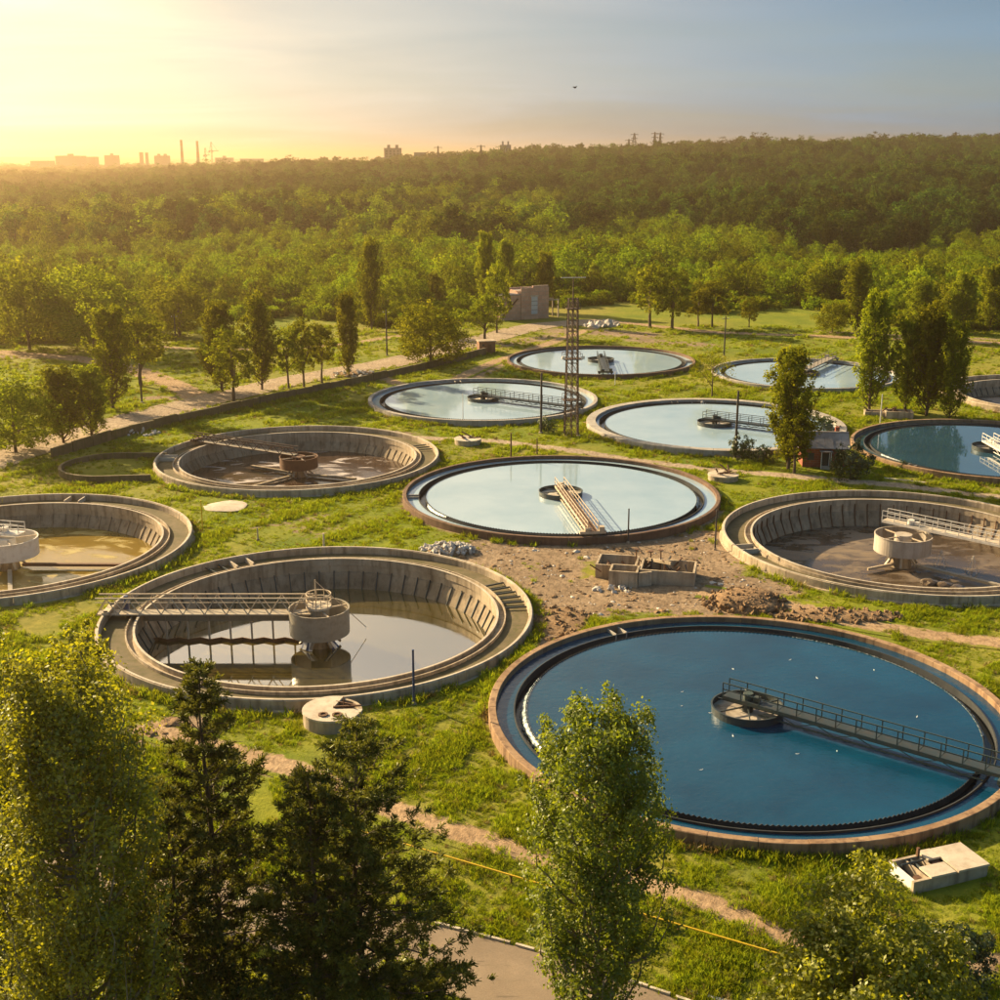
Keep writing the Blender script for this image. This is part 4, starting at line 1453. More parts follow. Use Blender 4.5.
# far brick building
x, y = ground_point(521, 320)
root = empty('brick_building', (x, y, gz(x, y)), R(28), 'derelict pink brick building with a raised parapet at the edge of the wood', 'building')
Lx, Ly = 8.5, 7.0
box('front_wall', M['brick_pink'], root, (Lx / 2, 0.2, 4.0), (Lx, 0.4, 8.6))
box('back_wall', M['brick_pink'], root, (Lx / 2, Ly - 0.2, 3.8), (Lx, 0.4, 8.2))
box('end_wall', M['brick_pink'], root, (0.2, Ly / 2, 3.6), (0.4, Ly - 0.82, 7.8))
box('end_wall', M['brick_pink'], root, (Lx - 0.2, Ly / 2, 3.9), (0.4, Ly - 0.82, 8.4))
box('roof', M['slate'], root, (Lx / 2, Ly / 2, 7.3), (Lx - 0.82, Ly - 0.82, 0.25))
box('parapet', M['brick_pink'], root, (Lx * 0.7, 0.2, 8.55), (Lx * 0.55, 0.46, 0.5))
wn = box('window', M['window_pale'], root, (Lx * 0.48, -0.01, 3.6), (1.9, 0.08, 4.6))
for q in range(3):
    box('glazing_bar', M['steel_dark'], wn, (0, -0.7, -0.25 + q * 0.25), (1.0, 0.5, 0.02))
box('lintel', M['concrete_pale'], root, (Lx * 0.48, -0.03, 6.1), (2.5, 0.14, 0.35))
wn = box('window', M['window_dark'], root, (-0.01, Ly * 0.5, 4.4), (0.08, 1.5, 1.6))
box('door', M['rusty'], root, (-0.01, Ly * 0.78, 1.2), (0.08, 1.6, 2.5))
# annex
x, y = ground_point(506, 320)
box('annex_wall', M['brick_pink'], root, (-3.2, 2.4, 3.1), (6.2, 4.6, 6.8))
box('annex_roof', M['slate'], root, (-3.2, 2.4, 6.6), (6.5, 4.9, 0.2))
box('annex_window', M['window_dark'], root, (-3.6, 0.07, 4.6), (1.3, 0.08, 1.2))
beam('brace_beam', M['rusty'], root, (-5.6, 0.0, 1.0), (-1.0, 0.0, 5.6), 0.3)
# frame standing at its side
x, y = ground_point(549, 320)
for q in range(2):
    beam('canopy_post', M['concrete'], root, (Lx + 3.2, 0.4 + q * 3, 0), (Lx + 3.2, 0.4 + q * 3, 4.6), 0.3)
    beam('canopy_beam', M['concrete'], root, (Lx, 0.4 + q * 3, 4.75), (Lx + 3.4, 0.4 + q * 3, 4.75), 0.3)

x, y = ground_point(486, 353)
root = empty('brick_kiosk', (x, y + 1.2, gz(x, y)), R(12), 'small square brown brick kiosk beside the gravel road', 'kiosk')
for s in (-1, 1):
    box('wall', M['brick_brown'], root, (0, s * 1.35, 1.15), (3.6, 0.3, 2.7))
    box('wall', M['brick_brown'], root, (s * 1.65, 0, 1.15), (0.3, 2.38, 2.7))
box('roof', M['concrete'], root, (0, 0, 2.62), (4.0, 3.4, 0.22))
box('door', M['rusty'], root, (0.5, -1.51, 1.0), (0.9, 0.06, 1.9))
box('vent', M['window_dark'], root, (-0.9, -1.51, 1.8), (0.5, 0.06, 0.4))

# low concrete ruin under the poplars
x, y = ground_point(886, 417)
root = empty('concrete_trough', (x, y, gz(x, y)), R(-10), 'low broken concrete troughs in the shade under the poplars', 'concrete ruin')
open_box(root, -3.4, 0, 3.2, 2.2, 0.9, 0.25, 'concrete')
open_box(root, -0.15, -0.8, 4.4, 2.6, 1.2, 0.25, 'concrete')
for q in range(6):
    a = random.uniform(0, 3)
    xx, yy = random.uniform(-3, 4), random.uniform(0.5, 1.5)
    beam('scrap', M['rusty'], root, (xx, yy, 0.8), (xx + math.cos(a), yy + math.sin(a) * .5, 1.6), 0.18)

# long weedy wall
wall_px = [(52, 458), (130, 434), (200, 418), (260, 405), (330, 390), (400, 375), (450, 363), (486, 354)]
root = empty('retaining_wall', (*ground_point(260, 405), 0), 0, 'long low weed-grown wall running beside the gravel road', 'wall')
wo = Vector(root.location)
for i in range(len(wall_px) - 1):
    a = Vector((*ground_point(*wall_px[i]), 0)) - wo
    b = Vector((*ground_point(*wall_px[i + 1]), 0)) - wo
    n = max(1, int((b - a).length / 4.0))
    for q in range(n):
        u = a.lerp(b, q / n)
        v = a.lerp(b, (q + 1) / n - 0.006)
        hh = 1.75 + random.uniform(-.12, .12)
        beam('wall_panel', M['weed_wall'], root, (u.x, u.y, hh / 2 - 0.2), (v.x, v.y, hh / 2 - 0.2), 0.35 + random.uniform(0, .06), hh + .4)

# curved pit wall
x, y = ground_point(112, 470)
root = empty('pit_wall', (x, y, gz(x, y)), 0, 'half-ring of low brown wall around a grassy pit left of the foamy tank', 'wall')
for i in range(12):
    a0 = PI * 0.5 + i * PI / 12
    obj('wall_segment', revolve('wall_segment', [(6.6, -0.3), (7.0, -0.3), (7.0, 0.9), (6.6, 0.9)], 3, M['weed_wall'], a0 + .004, a0 + PI / 12 - .004, True, True), None, root)
beam('wall_segment', M['weed_wall'], root, (0, -6.8, 0.3), (7, -6.0, 0.3), 0.4, 1.2)
beam('wall_segment', M['weed_wall'], root, (0, 6.8, 0.3), (6, 6.6, 0.3), 0.4, 1.2)

# yellow gas pipe on posts
pa = Vector((*ground_point(330, 822, 0.8), 0.8))
pb_ = Vector((*ground_point(820, 966, 0.8), 0.8))
root = empty('gas_pipe', (pa.x, pa.y, 0), 0, 'thin yellow pipe on short posts along the roadside grass', 'pipe')
n = 6
dv = (pb_ - pa)
for i in range(n):
    u = pa.lerp(pb_, i / n) - Vector((pa.x, pa.y, 0))
    v = pa.lerp(pb_, (i + 1) / n) - Vector((pa.x, pa.y, 0))
    rod('pipe_length', M['yellow_paint'], root, u, v, 0.055, 8)
    c = (u + v) / 2
    g_ = gz(c.x + pa.x, c.y + pa.y)
    rod('support', M['rusty'], root, (c.x, c.y, g_ - 0.2), (c.x, c.y, 0.76), 0.06, 8)
    box('saddle', M['rusty'], root, (c.x, c.y, 0.735), (0.22, 0.14, 0.05), math.atan2(dv.y, dv.x))

a = Vector((*ground_point(689, 991, 0.2), 0.14))
b = Vector((*ground_point(735, 1004, 0.2), 0.14))
tag(beam('white_kerb', M['white_paint_and_sun'], None, a, b, 0.22, 0.22), 'white painted kerb bar lying at the road edge at the bottom', 'kerb bar')
a = Vector((*ground_point(527, 602), 0.25))
b = Vector((*ground_point(541, 600), 0.3))
tag(beam('yellow_beam', M['yellow_paint'], None, a, b, 0.2, 0.2), 'short yellow beam lying by the rim of the drained tank', 'beam')
a = Vector((*ground_point(529, 619), 0.12))
b = Vector((*ground_point(537, 623), 0.12))
tag(beam('white_plank', M['white_paint_and_sun'], None, a, b, 0.16, 0.08), 'short white plank on bare earth near the blue tank', 'plank')
a = Vector((*ground_point(884, 478), 0.2))
b = Vector((*ground_point(930, 483), 0.2))
tag(beam('concrete_beam', M['concrete_pale'], None, a, b, 0.35, 0.3), 'pale concrete beam lying along the footpath', 'beam')


# ------------------------------------------------------------------ skyline
def far_point(px, row, Y):
    b = (row - 500) / FOC
    z = CAM_H - Y * math.tan(PITCH + math.atan(b))
    x = (px - 500) / FOC * (Y * math.cos(PITCH) + (CAM_H - z) * math.sin(PITCH))
    return x, z


def far_block(px0, px1, row0, row1, Y, mat, label, depth=16.0, name='apartment_block', roof_bits=2, bands=0):
    xa, zt = far_point(px0, row0, Y)
    xb, zb = far_point(px1, row1, Y)
    zb = min(zb, gz((xa + xb) / 2, Y))
    w_ = xb - xa
    h_ = zt - zb
    root = empty(name, ((xa + xb) / 2, Y, zb), 0, label, 'building')
    box('wall', M[mat], root, (0, depth / 2, h_ / 2), (w_, depth, h_))
    box('roof', M['far_grey'], root, (0, depth / 2, h_ + 0.4), (w_ * 1.03, depth * 1.03, 0.8))
    for q in range(roof_bits):
        box('roof_hut', M[mat], root, ((q - (roof_bits - 1) / 2) * w_ * 0.5, depth / 2, h_ + 3), (w_ * 0.16, depth * 0.4, 4.5))
    for q in range(bands):
        zz = h_ * (0.25 + 0.7 * (q + .5) / bands)
        for c in range(4):
            box('window', M['window_dark'], root, ((c - 1.5) * w_ / 4.4, -0.1, zz), (w_ / 9, 0.25, h_ * 0.4 / bands))
    return root


far_block(384, 401, 148.5, 175, 1900, 'far_wall', 'tower block rising above the forest left of the middle skyline', 20, bands=7)
far_block(375, 386, 158, 175, 1950, 'far_wall', 'lower wing left of the tower block on the skyline', 14, roof_bits=0)
far_block(500, 511, 145.5, 165, 1650, 'far_grey', 'small flat-topped block on the ridge right of the tower block', 14, bands=2)
far_block(456, 468, 154, 165, 1680, 'far_wall', 'low pinkish house among the trees on the ridge', 12, roof_bits=0)
far_block(414, 426, 153, 168, 1750, 'far_wall', 'low building half hidden right of the tower block', 12, roof_bits=0)
far_block(300, 350, 160, 170, 3600, 'far_grey', 'long flat hall on the hazy skyline', 30, 'factory_hall', 0)
far_block(55, 82, 156, 172, 3000, 'far_wall', 'bulky factory hall in the glare on the left skyline', 40, 'factory_hall', 1)
far_block(30, 50, 161, 172, 3000, 'far_wall', 'low factory hall in the glare at far left', 40, 'factory_hall', 0)
far_block(86, 96, 157, 172, 3050, 'far_wall', 'narrow factory block right of the bulky hall', 30, 'factory_hall', 0)
far_block(104, 117, 155.5, 172, 3100, 'far_wall', 'stepped factory block left of the paired silos', 30, 'factory_hall', 1)
far_block(139, 143, 152.5, 172, 3050, 'far_wall', 'left silo tower of a pair on the hazy skyline', 14, 'silo_tower', 0)
far_block(145, 148, 152.8, 172, 3050, 'far_wall', 'right silo tower of a pair on the hazy skyline', 14, 'silo_tower', 0)
far_block(154, 168, 156, 172, 3100, 'far_wall', 'factory block left of the striped chimneys', 30, 'factory_hall', 2)
far_block(215, 232, 158, 172, 3200, 'far_wall', 'factory block right of the cranes', 30, 'factory_hall', 1)
far_block(240, 262, 159, 172, 3200, 'far_grey', 'low long factory block far right of the cranes', 30, 'factory_hall', 0)

for px, row, lab in ((181, 140, 'left of two tall banded chimneys on the skyline'), (197, 141, 'right of two tall banded chimneys, next to the cranes')):
    Y = 2900
    x, zt = far_point(px, row, Y)
    root = empty('chimney', (x, Y, gz(x, Y)), 0, lab, 'chimney', 'banded factory chimneys')
    hh = zt - gz(x, Y)
    n = 6
    for q in range(n):
        r0 = 4.2 - 1.5 * q / n
        cyl('band', M['red_paint'] if q % 2 else M['far_wall'], root, (0, 0, hh * q / n), r0, hh / n, 16, (r0 - 0.25) / r0)


def crane(px, row, Y, jib, label):
    x, zt = far_point(px, row, Y)
    z0 = gz(x, Y)
    root = empty('tower_crane', (x, Y, z0), R(20), label, 'crane')
    h_ = zt - z0
    for sx in (-1, 1):
        for sy in (-1, 1):
            beam('mast_leg', M['pole_dark'], root, (sx * 1.1, sy * 1.1, 0), (sx * 1.1, sy * 1.1, h_), 0.6)
    for q in range(10):
        s = 1 if q % 2 else -1
        beam('mast_brace', M['pole_dark'], root, (-1.1 * s, -1.1, h_ * q / 10), (1.1 * s, -1.1, h_ * (q + 1) / 10), 0.45)
    beam('jib', M['pole_dark'], root, (-jib * 0.35, 0, h_ * 0.72), (jib, 0, h_ * 0.72), 1.2)
    beam('tie', M['pole_dark'], root, (0, 0, h_), (jib * 0.8, 0, h_ * 0.73), 0.5)
    beam('tie', M['pole_dark'], root, (0, 0, h_), (-jib * 0.33, 0, h_ * 0.73), 0.5)
    box('counterweight', M['far_grey'], root, (-jib * 0.33, 0, h_ * 0.69), (4, 3, 4))
    box('cab', M['far_grey'], root, (2, 0, h_ * 0.69), (3, 3, 3))


crane(211, 142, 2950, 16, 'taller tower crane beside the banded chimneys')
crane(205, 148, 2980, 10, 'shorter tower crane between the chimney and the taller crane')


def pylon(px, row, Y, label, w_=4.0, arms=3):
    x, zt = far_point(px, row, Y)
    z0 = gz(x, Y)
    h_ = zt - z0
    root = empty('power_pylon', (x, Y, z0), R(15), label, 'pylon', 'power pylons on the skyline')
    for sx in (-1, 1):
        for sy in (-1, 1):
            beam('leg', M['pole_dark'], root, (sx * w_, sy * w_, 0), (sx * .35, sy * .35, h_), 0.55)
    for q in range(7):
        k0, k1 = q / 7, (q + 1) / 7
        s = 1 if q % 2 else -1
        beam('brace', M['pole_dark'], root, (-s * w_ * (1 - k0), -w_ * (1 - k0), h_ * k0), (s * w_ * (1 - k1), -w_ * (1 - k1), h_ * k1), 0.35)
    for q in range(arms):
        z = h_ * (0.95 - 0.13 * q)
        beam('cross_arm', M['pole_dark'], root, (-5.0 + q, 0, z), (5.0 - q, 0, z), 0.6)
        for s in (-1, 1):
            cyl('insulator', M['far_grey'], root, (s * (4.6 - q), 0, z - 1.6), 0.25, 1.5, 6)
    return root


pylon(634.5, 133, 1640, 'widest pylon on the ridge, left of the twin pylons', 4.5)
pylon(629, 139, 1700, 'small faint pylon just left of the widest one', 3.0, 2)
pylon(655, 132, 1640, 'left of the twin slim pylons on the ridge', 2.5)
pylon(660.5, 132.5, 1640, 'right of the twin slim pylons on the ridge', 2.5)
pylon(481, 145, 1500, 'dark mast among the trees left of the ridge block', 2.0, 1)
pylon(438, 146, 1600, 'thin mast above the trees right of the tower block', 1.5, 1)
pylon(956, 132, 1640, 'lone small pylon at the far right of the ridge', 2.5, 2)

# bird in the sky
x, z = far_point(575, 88, 120)
root = empty('flying_bird', (x, 120, z), R(30), 'small dark bird flying in the grey-blue sky', 'bird')
root.scale = (0.6,) * 3
bm_ = obj('body', gm.copy(), None, root, (0, 0, 0), (0, 0, 0), (1.0,) * 3)
bm_.data.materials.clear()
bm_.data.materials.append(M['pole_dark'])
for s in (-1, 1):
    V = [(0.12, 0.05 * s, 0.1), (-0.10, 0.05 * s, 0.1), (-0.05, 0.35 * s, 0.22), (0.12, 0.35 * s, 0.24), (-0.16, 0.75 * s, 0.14), (-0.08, 0.72 * s, 0.16)]
    F = [(0, 1, 2, 3), (3, 2, 4, 5)]
    V += [(a, b, c + 0.02) for a, b, c in V]
    F += [(6, 9, 8, 7), (9, 11, 10, 8), (0, 3, 9, 6), (3, 5, 11, 9), (1, 7, 8, 2), (2, 8, 10, 4), (4, 10, 11, 5)]
    obj('wing', mesh('wing', V, F, M['pole_dark']), None, root)
# ------------------------------------------------------------------ plant builders
def tubes(paths, n=6):
    """tapered tubes: paths = [(points (k,3), radii (k,))]"""
    V, F = [], []
    off = 0
    for P, rad in paths:
        P = np.asarray(P, float)
        k = len(P)
        T = np.gradient(P, axis=0)
        T /= np.linalg.norm(T, axis=1)[:, None] + 1e-9
        ref = np.where(np.abs(T[:, 2:3]) > 0.9, np.array([[1.0, 0, 0]]), np.array([[0, 0, 1.0]]))
        U = np.cross(T, ref)
        U /= np.linalg.norm(U, axis=1)[:, None] + 1e-9
        W = np.cross(T, U)
        a = np.arange(n) * 2 * np.pi / n
        ring = P[:, None, :] + np.asarray(rad)[:, None, None] * (np.cos(a)[None, :, None] * U[:, None, :] + np.sin(a)[None, :, None] * W[:, None, :])
        V.append(ring.reshape(-1, 3))
        idx = np.arange(k * n).reshape(k, n) + off
        nx = np.roll(idx, -1, axis=1)
        F.append(np.stack([idx[:-1], nx[:-1], nx[1:], idx[1:]], -1).reshape(-1, 4))
        off += k * n
    return np.concatenate(V), np.concatenate(F)


def leaf_quads(P, Nrm, size, g, aspect=0.62):
    n = len(P)
    Nrm = Nrm / (np.linalg.norm(Nrm, axis=1)[:, None] + 1e-9)
    r = g.normal(size=(n, 3))
    U = np.cross(Nrm, r)
    U /= np.linalg.norm(U, axis=1)[:, None] + 1e-9
    W = np.cross(Nrm, U)
    s = size[:, None]
    V = np.stack([P - U * s * 0.5, P - W * s * 0.5 * aspect + U * s * 0.06, P + U * s * 0.5, P + W * s * 0.5 * aspect + U * s * 0.06], 1).reshape(-1, 3)
    F = np.arange(n * 4).reshape(n, 4)
    return V, F


def crown_from_clusters(name, C, rad, shade, per, leaf, mat, g, outward=None, up=0.25, squash=0.8, soft=0.0):
    """leaves scattered round cluster centres C"""
    n = len(C)
    idx = np.repeat(np.arange(n), per)
    m = len(idx)
    d = g.normal(size=(m, 3))
    d /= np.linalg.norm(d, axis=1)[:, None]
    rr = rad[idx] * g.random(m) ** 0.45
    off = d * rr[:, None]
    off[:, 2] *= squash
    P = C[idx] + off
    Nrm = d * 0.8 + g.normal(size=(m, 3)) * 0.7 + np.array([0, 0, up])
    if outward is not None:
        Nrm += outward[idx] * 0.5
    size = leaf * g.uniform(0.65, 1.3, m)
    sn = None
    if soft > 0:      # leaves face out of the crown
        sn = outward[idx] * 0.75 + d * 0.65 + np.array([0, 0, 0.15])
        Nrm = np.where((np.sum(Nrm * sn, 1) < 0)[:, None], -Nrm, Nrm)
    V, F = leaf_quads(P, Nrm, size, g)
    var = np.clip(shade[idx] + g.normal(size=m) * 0.22, 0, 1)
    nv = None
    if soft > 0:      # shade each tuft as part of the rounded crown
        flat = Nrm / np.linalg.norm(Nrm, axis=1)[:, None]
        nn = flat * (1 - soft) + sn * soft
        nn /= np.linalg.norm(nn, axis=1)[:, None] + 1e-9
        nv = np.repeat(nn, 4, axis=0)
    return np_mesh(name, V, F, [M[mat]], var=var, normals=nv)


def trunk_path(H, r0, g, lean=0.0, k=8, top=0.04):
    t = np.linspace(0, 1, k)
    x = np.cumsum(g.normal(size=k) * 0.012 * H) * 0.5 + lean * t * H
    y = np.cumsum(g.normal(size=k) * 0.012 * H) * 0.5
    x -= x[0]
    y -= y[0]
    P = np.stack([x, y, t * H], 1)
    return P, r0 * (1 - t) + top * r0 * t + 0.01


def at_height(P, z):
    return np.array([np.interp(z, P[:, 2], P[:, 0]), np.interp(z, P[:, 2], P[:, 1]), z])


def poplar_parts(seed, H, W, nb, per_branch, per, leaf, mat, bark='bark', low=0.06, lean=0.0, r0=None, twig_n=5, spread=1.0, ragged=0.0, clus=0.34, soft=0.0):
    """upright poplar: many steep limbs from a trunk, leaves in tufts along them"""
    g = np.random.default_rng(seed)
    P, rad = trunk_path(H * 0.96, r0 or H * 0.013, g, lean)
    paths = [(P, rad)]
    C, R_, S, O = [], [], [], []
    for i in range(nb):
        u = (i + g.random()) / nb
        h0 = H * (low + (0.90 - low) * u ** 0.9)
        az = i * 2.4 + g.normal() * 0.4
        t0 = h0 / H
        prof = np.interp(t0, [0, 0.12, 0.35, 0.65, 0.85, 1.0], [0.55, 0.85, 1.0, 0.92, 0.62, 0.2]) * g.uniform(0.55 - ragged, 1.12 + ragged)
        reach = W / 2 * prof * spread
        rise = H * (0.10 + 0.20 * (1 - t0)) * g.uniform(0.7, 1.25)
        rise = min(rise, H * g.uniform(0.93, 1.05) - h0)
        k = 7
        s = np.linspace(0, 1, k)
        hx = reach * (1 - np.exp(-2.6 * s)) / (1 - math.exp(-2.6))
        b0 = at_height(P, min(h0, P[-1, 2]))
        B = np.stack([b0[0] + math.cos(az) * hx, b0[1] + math.sin(az) * hx, b0[2] + rise * s ** 1.15], 1)
        B[1:] += g.normal(size=(k - 1, 3)) * 0.05 * W * 0.3
        paths.append((B, np.linspace(0.10 * (1 - t0) + 0.025, 0.008, k) * (H / 20)))
        for q in range(per_branch):
            s_ = 0.22 + 0.80 * (q + g.random()) / per_branch
            c = np.array([np.interp(s_, s, B[:, j]) for j in range(3)])
            c += g.normal(size=3) * np.array([0.16, 0.16, 0.10]) * W * 0.28
            C.append(c)
            R_.append(W * clus * 0.22 * g.uniform(0.7, 1.3) * (1.15 - 0.35 * s_))
            S.append(np.clip(0.45 + g.normal() * 0.22, 0, 1))
            O.append([math.cos(az), math.sin(az), 0.4])
    C, R_, S, O = np.array(C), np.array(R_), np.array(S), np.array(O)
    V, F = tubes(paths, twig_n)
    wood = np_mesh('trunk', V, F, [M[bark]], smooth=True)
    crown = crown_from_clusters('crown', C, R_, S, per, leaf, mat, g, O, 0.2, 1.25, soft)
    return wood, crown


def round_parts(seed, H, W, nl, per, leaf, mat, bark='bark', base=0.18, droop=0.0, nlimb=7, twig_n=5, soft=0.0):
    """broad-leaved tree: lobes of leaf tufts on limbs"""
    g = np.random.default_rng(seed)
    P, rad = trunk_path(H * 0.82, H * 0.022, g, 0, 7, 0.12)
    paths = [(P, rad)]
    C, R_, S, O = [], [], [], []
    zc = H * (base + 1) / 2
    hz = H * (1 - base) / 2
    lobes = []
    for i in range(nl):
        # sunflower over the ellipsoid, a few inside
        k = (i + 0.5) / nl
        ph = i * 2.39996
        cz = 1 - 1.85 * k
        cr = math.sqrt(max(0, 1 - cz * cz))
        rr = g.uniform(0.5, 0.92)
        taper = 1.0 - 0.18 * max(0, cz)
        c = np.array([math.cos(ph) * cr * W / 2 * rr * taper, math.sin(ph) * cr * W / 2 * rr * taper, zc + cz * hz * rr])
        c += g.normal(size=3) * 0.05 * W
        lobes.append(c)
        lr = W * g.uniform(0.13, 0.22)
        sh = np.clip(0.45 + g.normal() * 0.2, 0, 1)
        o = np.array([math.cos(ph) * cr, math.sin(ph) * cr, cz])
        m = 9
        d = g.normal(size=(m, 3))
        d /= np.linalg.norm(d, axis=1)[:, None]
        d = d + o * 0.35
        for q in range(m):
            C.append(c + d[q] * lr * g.uniform(0.55, 1.0))
            R_.append(lr * g.uniform(0.38, 0.62))
            S.append(np.clip(sh + g.normal() * 0.12, 0, 1))
            O.append(o)
    for i in range(nlimb):
        c = lobes[int(i * nl / nlimb)]
        z0 = H * g.uniform(base * 0.7, base + 0.3)
        b0 = at_height(P, min(z0, P[-1, 2]))
        k = 5
        s = np.linspace(0, 1, k)[:, None]
        B = b0 + (c - b0) * s
        B[:, 2] += (np.sin(s[:, 0] * np.pi)) * H * 0.03
        paths.append((B, np.linspace(H * 0.010, H * 0.002, k)))
    C, R_, S, O = np.array(C), np.array(R_), np.array(S), np.array(O)
    V, F = tubes(paths, twig_n)
    wood = np_mesh('trunk', V, F, [M[bark]], smooth=True)
    crown = crown_from_clusters('crown', C, R_, S, per, leaf, mat, g, O, 0.25, 0.85, soft)
    return wood, crown


def pine_parts(seed, H, W, whorls, per_whorl, tufts, needles, nl, low=0.25, top_pow=1.0):
    """pine: whorls of limbs carrying brushes of needles"""
    g = np.random.default_rng(seed)
    P, rad = trunk_path(H, H * 0.0125, g, 0, 10, 0.08)
    paths = [(P, rad)]
    TP, TD, SH = [], [], []
    for w in range(whorls):
        u = (w + g.uniform(-.3, .3)) / whorls
        h0 = H * (low + (1.0 - low) * min(max(u * 1.04, 0), 1))
        prof = np.interp(u, [0, 0.15, 0.4, 0.7, 0.9, 1.0], [0.75, 1.0, 0.9, 0.62, 0.32, 0.08])
        for b in range(per_whorl):
            if g.random() < 0.12:
                continue
            az = w * 1.1 + b * 2 * np.pi / per_whorl + g.normal() * 0.25
            L = W / 2 * prof * g.uniform(0.6, 1.15)
            k = 6
            s = np.linspace(0, 1, k)
            b0 = at_height(P, min(h0, P[-1, 2]))
            dz = L * (0.18 + 0.5 * u) * s - L * 0.30 * s * (1 - s) * (1 - u)
            B = np.stack([b0[0] + math.cos(az) * L * s, b0[1] + math.sin(az) * L * s, b0[2] + dz], 1)
            B[1:] += g.normal(size=(k - 1, 3)) * 0.05 * L
            paths.append((B, np.linspace(0.05 * (1 - u) + 0.02, 0.008, k)))
            nt = max(3, int(tufts * (L / (W / 2))))
            sh = np.clip(0.45 + g.normal() * 0.2, 0, 1)
            for q in range(nt):
                s_ = 0.25 + 0.78 * g.random() ** 0.7
                c = np.array([np.interp(s_, s, B[:, j]) for j in range(3)])
                side = g.normal(size=3) * np.array([0.14, 0.14, 0.07]) * (0.35 + L * 0.42)
                TP.append(c + side)
                dd = side / (np.linalg.norm(side) + 1e-6) * 0.7 + np.array([math.cos(az), math.sin(az), 0.55])
                TD.append(dd / np.linalg.norm(dd))
                SH.append(np.clip(sh + g.normal() * 0.15, 0, 1))
    TP, TD, SH = np.array(TP), np.array(TD), np.array(SH)
    n = len(TP)
    idx = np.repeat(np.arange(n), needles)
    m = len(idx)
    dirs = TD[idx] * 0.75 + g.normal(size=(m, 3)) * 0.62
    dirs /= np.linalg.norm(dirs, axis=1)[:, None]
    st = TP[idx] - TD[idx] * (g.random(m) * 0.30)[:, None]
    side = np.cross(dirs, g.normal(size=(m, 3)))
    side /= np.linalg.norm(side, axis=1)[:, None] + 1e-9
    ln = nl * g.uniform(0.7, 1.25, m)
    tip = st + dirs * ln[:, None]
    wd = 0.02
    V = np.stack([st - side * wd * 0.6, st + side * wd * 0.6, tip + side * wd * 1.4, tip - side * wd * 1.4], 1).reshape(-1, 3)
    F = np.arange(m * 4).reshape(m, 4)
    var = np.clip(SH[idx] + g.normal(size=m) * 0.15, 0, 1)
    crown = np_mesh('crown', V, F, [M['needle']], var=var)
    Vt, Ft = tubes(paths, 6)
    wood = np_mesh('trunk', Vt, Ft, [M['bark']], smooth=True)
    return wood, crown


def plant_tree(name, parts, x, y, label, cat='tree', group=None, rz=0.0, scale=(1, 1, 1), sink=0.15):
    root = empty(name, (x, y, gz(x, y) - sink), rz, label, cat, group)
    root.scale = scale
    w_, c_ = parts
    t_ = obj('trunk', w_, None, root)
    c = obj('crown', c_, None, root)
    return root


# ------------------------------------------------------------------ foreground trees
def base_for(px, top_row, d):
    """ground point at distance d under photo column px (column read half-way up the tree) and the height up to top_row"""
    h = height_to_row(0, d, top_row)
    x = (px - 500) / FOC * (d * math.cos(PITCH) + (CAM_H - h * 0.55) * math.sin(PITCH))
    return x, d, h


x, y, h = base_for(594, 704, 51.4)
plant_tree('poplar_tree', poplar_parts(11, h, 6.3, 130, 9, 46, 0.185, 'leaf_poplar', 'bark_pale', 0.05, clus=0.36, ragged=0.12), x, y, 'tall upright poplar in front of the deep blue tank')
x, y, h = base_for(68, 648, 43.9)
plant_tree('poplar_tree', poplar_parts(12, h, 6.8, 150, 9, 52, 0.18, 'leaf_bright', 'bark_pale', 0.05, clus=0.42), x, y, 'broad bright poplar filling the lower left corner')
x, y, h = base_for(-14, 618, 48.2)
plant_tree('poplar_tree', poplar_parts(13, h, 4.6, 90, 8, 46, 0.18, 'leaf_poplar', 'bark_pale', 0.05, clus=0.40), x, y, 'darker poplar cut by the left edge of the picture')
x, y, h = base_for(97, 628, 66.3)
plant_tree('poplar_tree', poplar_parts(14, h, 3.2, 60, 7, 40, 0.19, 'leaf_bright', 'bark_pale', 0.1, clus=0.42), x, y, 'slender pale poplar top at the foot of the truss bridge')
x, y, h = base_for(212, 678, 50.8)
plant_tree('pine_tree', pine_parts(21, h, 7.0, 26, 8, 19, 26, 0.26, 0.10), x, y, 'dark pine with a pointed top right of the bright poplar')
x, y, h = base_for(180, 800, 47.1)
plant_tree('pine_tree', pine_parts(22, h, 5.8, 20, 8, 17, 26, 0.26, 0.10), x, y, 'shorter dark pine in front of the pointed pine')
x, y, h = base_for(364, 730, 50.3)
plant_tree('pine_tree', pine_parts(23, h, 9.4, 23, 8, 22, 26, 0.27, 0.08), x, y, 'wide pine with spreading lower limbs over the asphalt road')
x, y, h = base_for(318, 775, 48.7)
plant_tree('pine_tree', pine_parts(24, h, 6.8, 20, 8, 17, 26, 0.26, 0.08), x, y, 'narrower pine close to the left of the wide pine')
x, y, h = base_for(856, 908, 42.8)
plant_tree('broadleaf_tree', round_parts(31, h, 7.8, 64, 92, 0.20, 'leaf_bright', 'bark', 0.15), x, y, 'leafy bright green tree top at the bottom right')
x, y = ground_point(948, 985)
plant_tree('shrub', round_parts(32, 3.6, 4.2, 22, 60, 0.16, 'leaf_dark', 'bark', 0.02), x, y, 'dark shrub right of the bright tree top at the bottom', 'shrub')
x, y = ground_point(408, 1004)
plant_tree('shrub', round_parts(33, 3.0, 3.6, 18, 60, 0.15, 'leaf_poplar', 'bark', 0.02), x, y, 'small green shrub at the road edge below the wide pine', 'shrub')
x, y = ground_point(285, 1015)
plant_tree('shrub', round_parts(34, 3.2, 5.0, 20, 60, 0.16, 'leaf_bright', 'bark', 0.02), x, y, 'bright undergrowth bush below the pines', 'shrub')
x, y = ground_point(150, 1010)
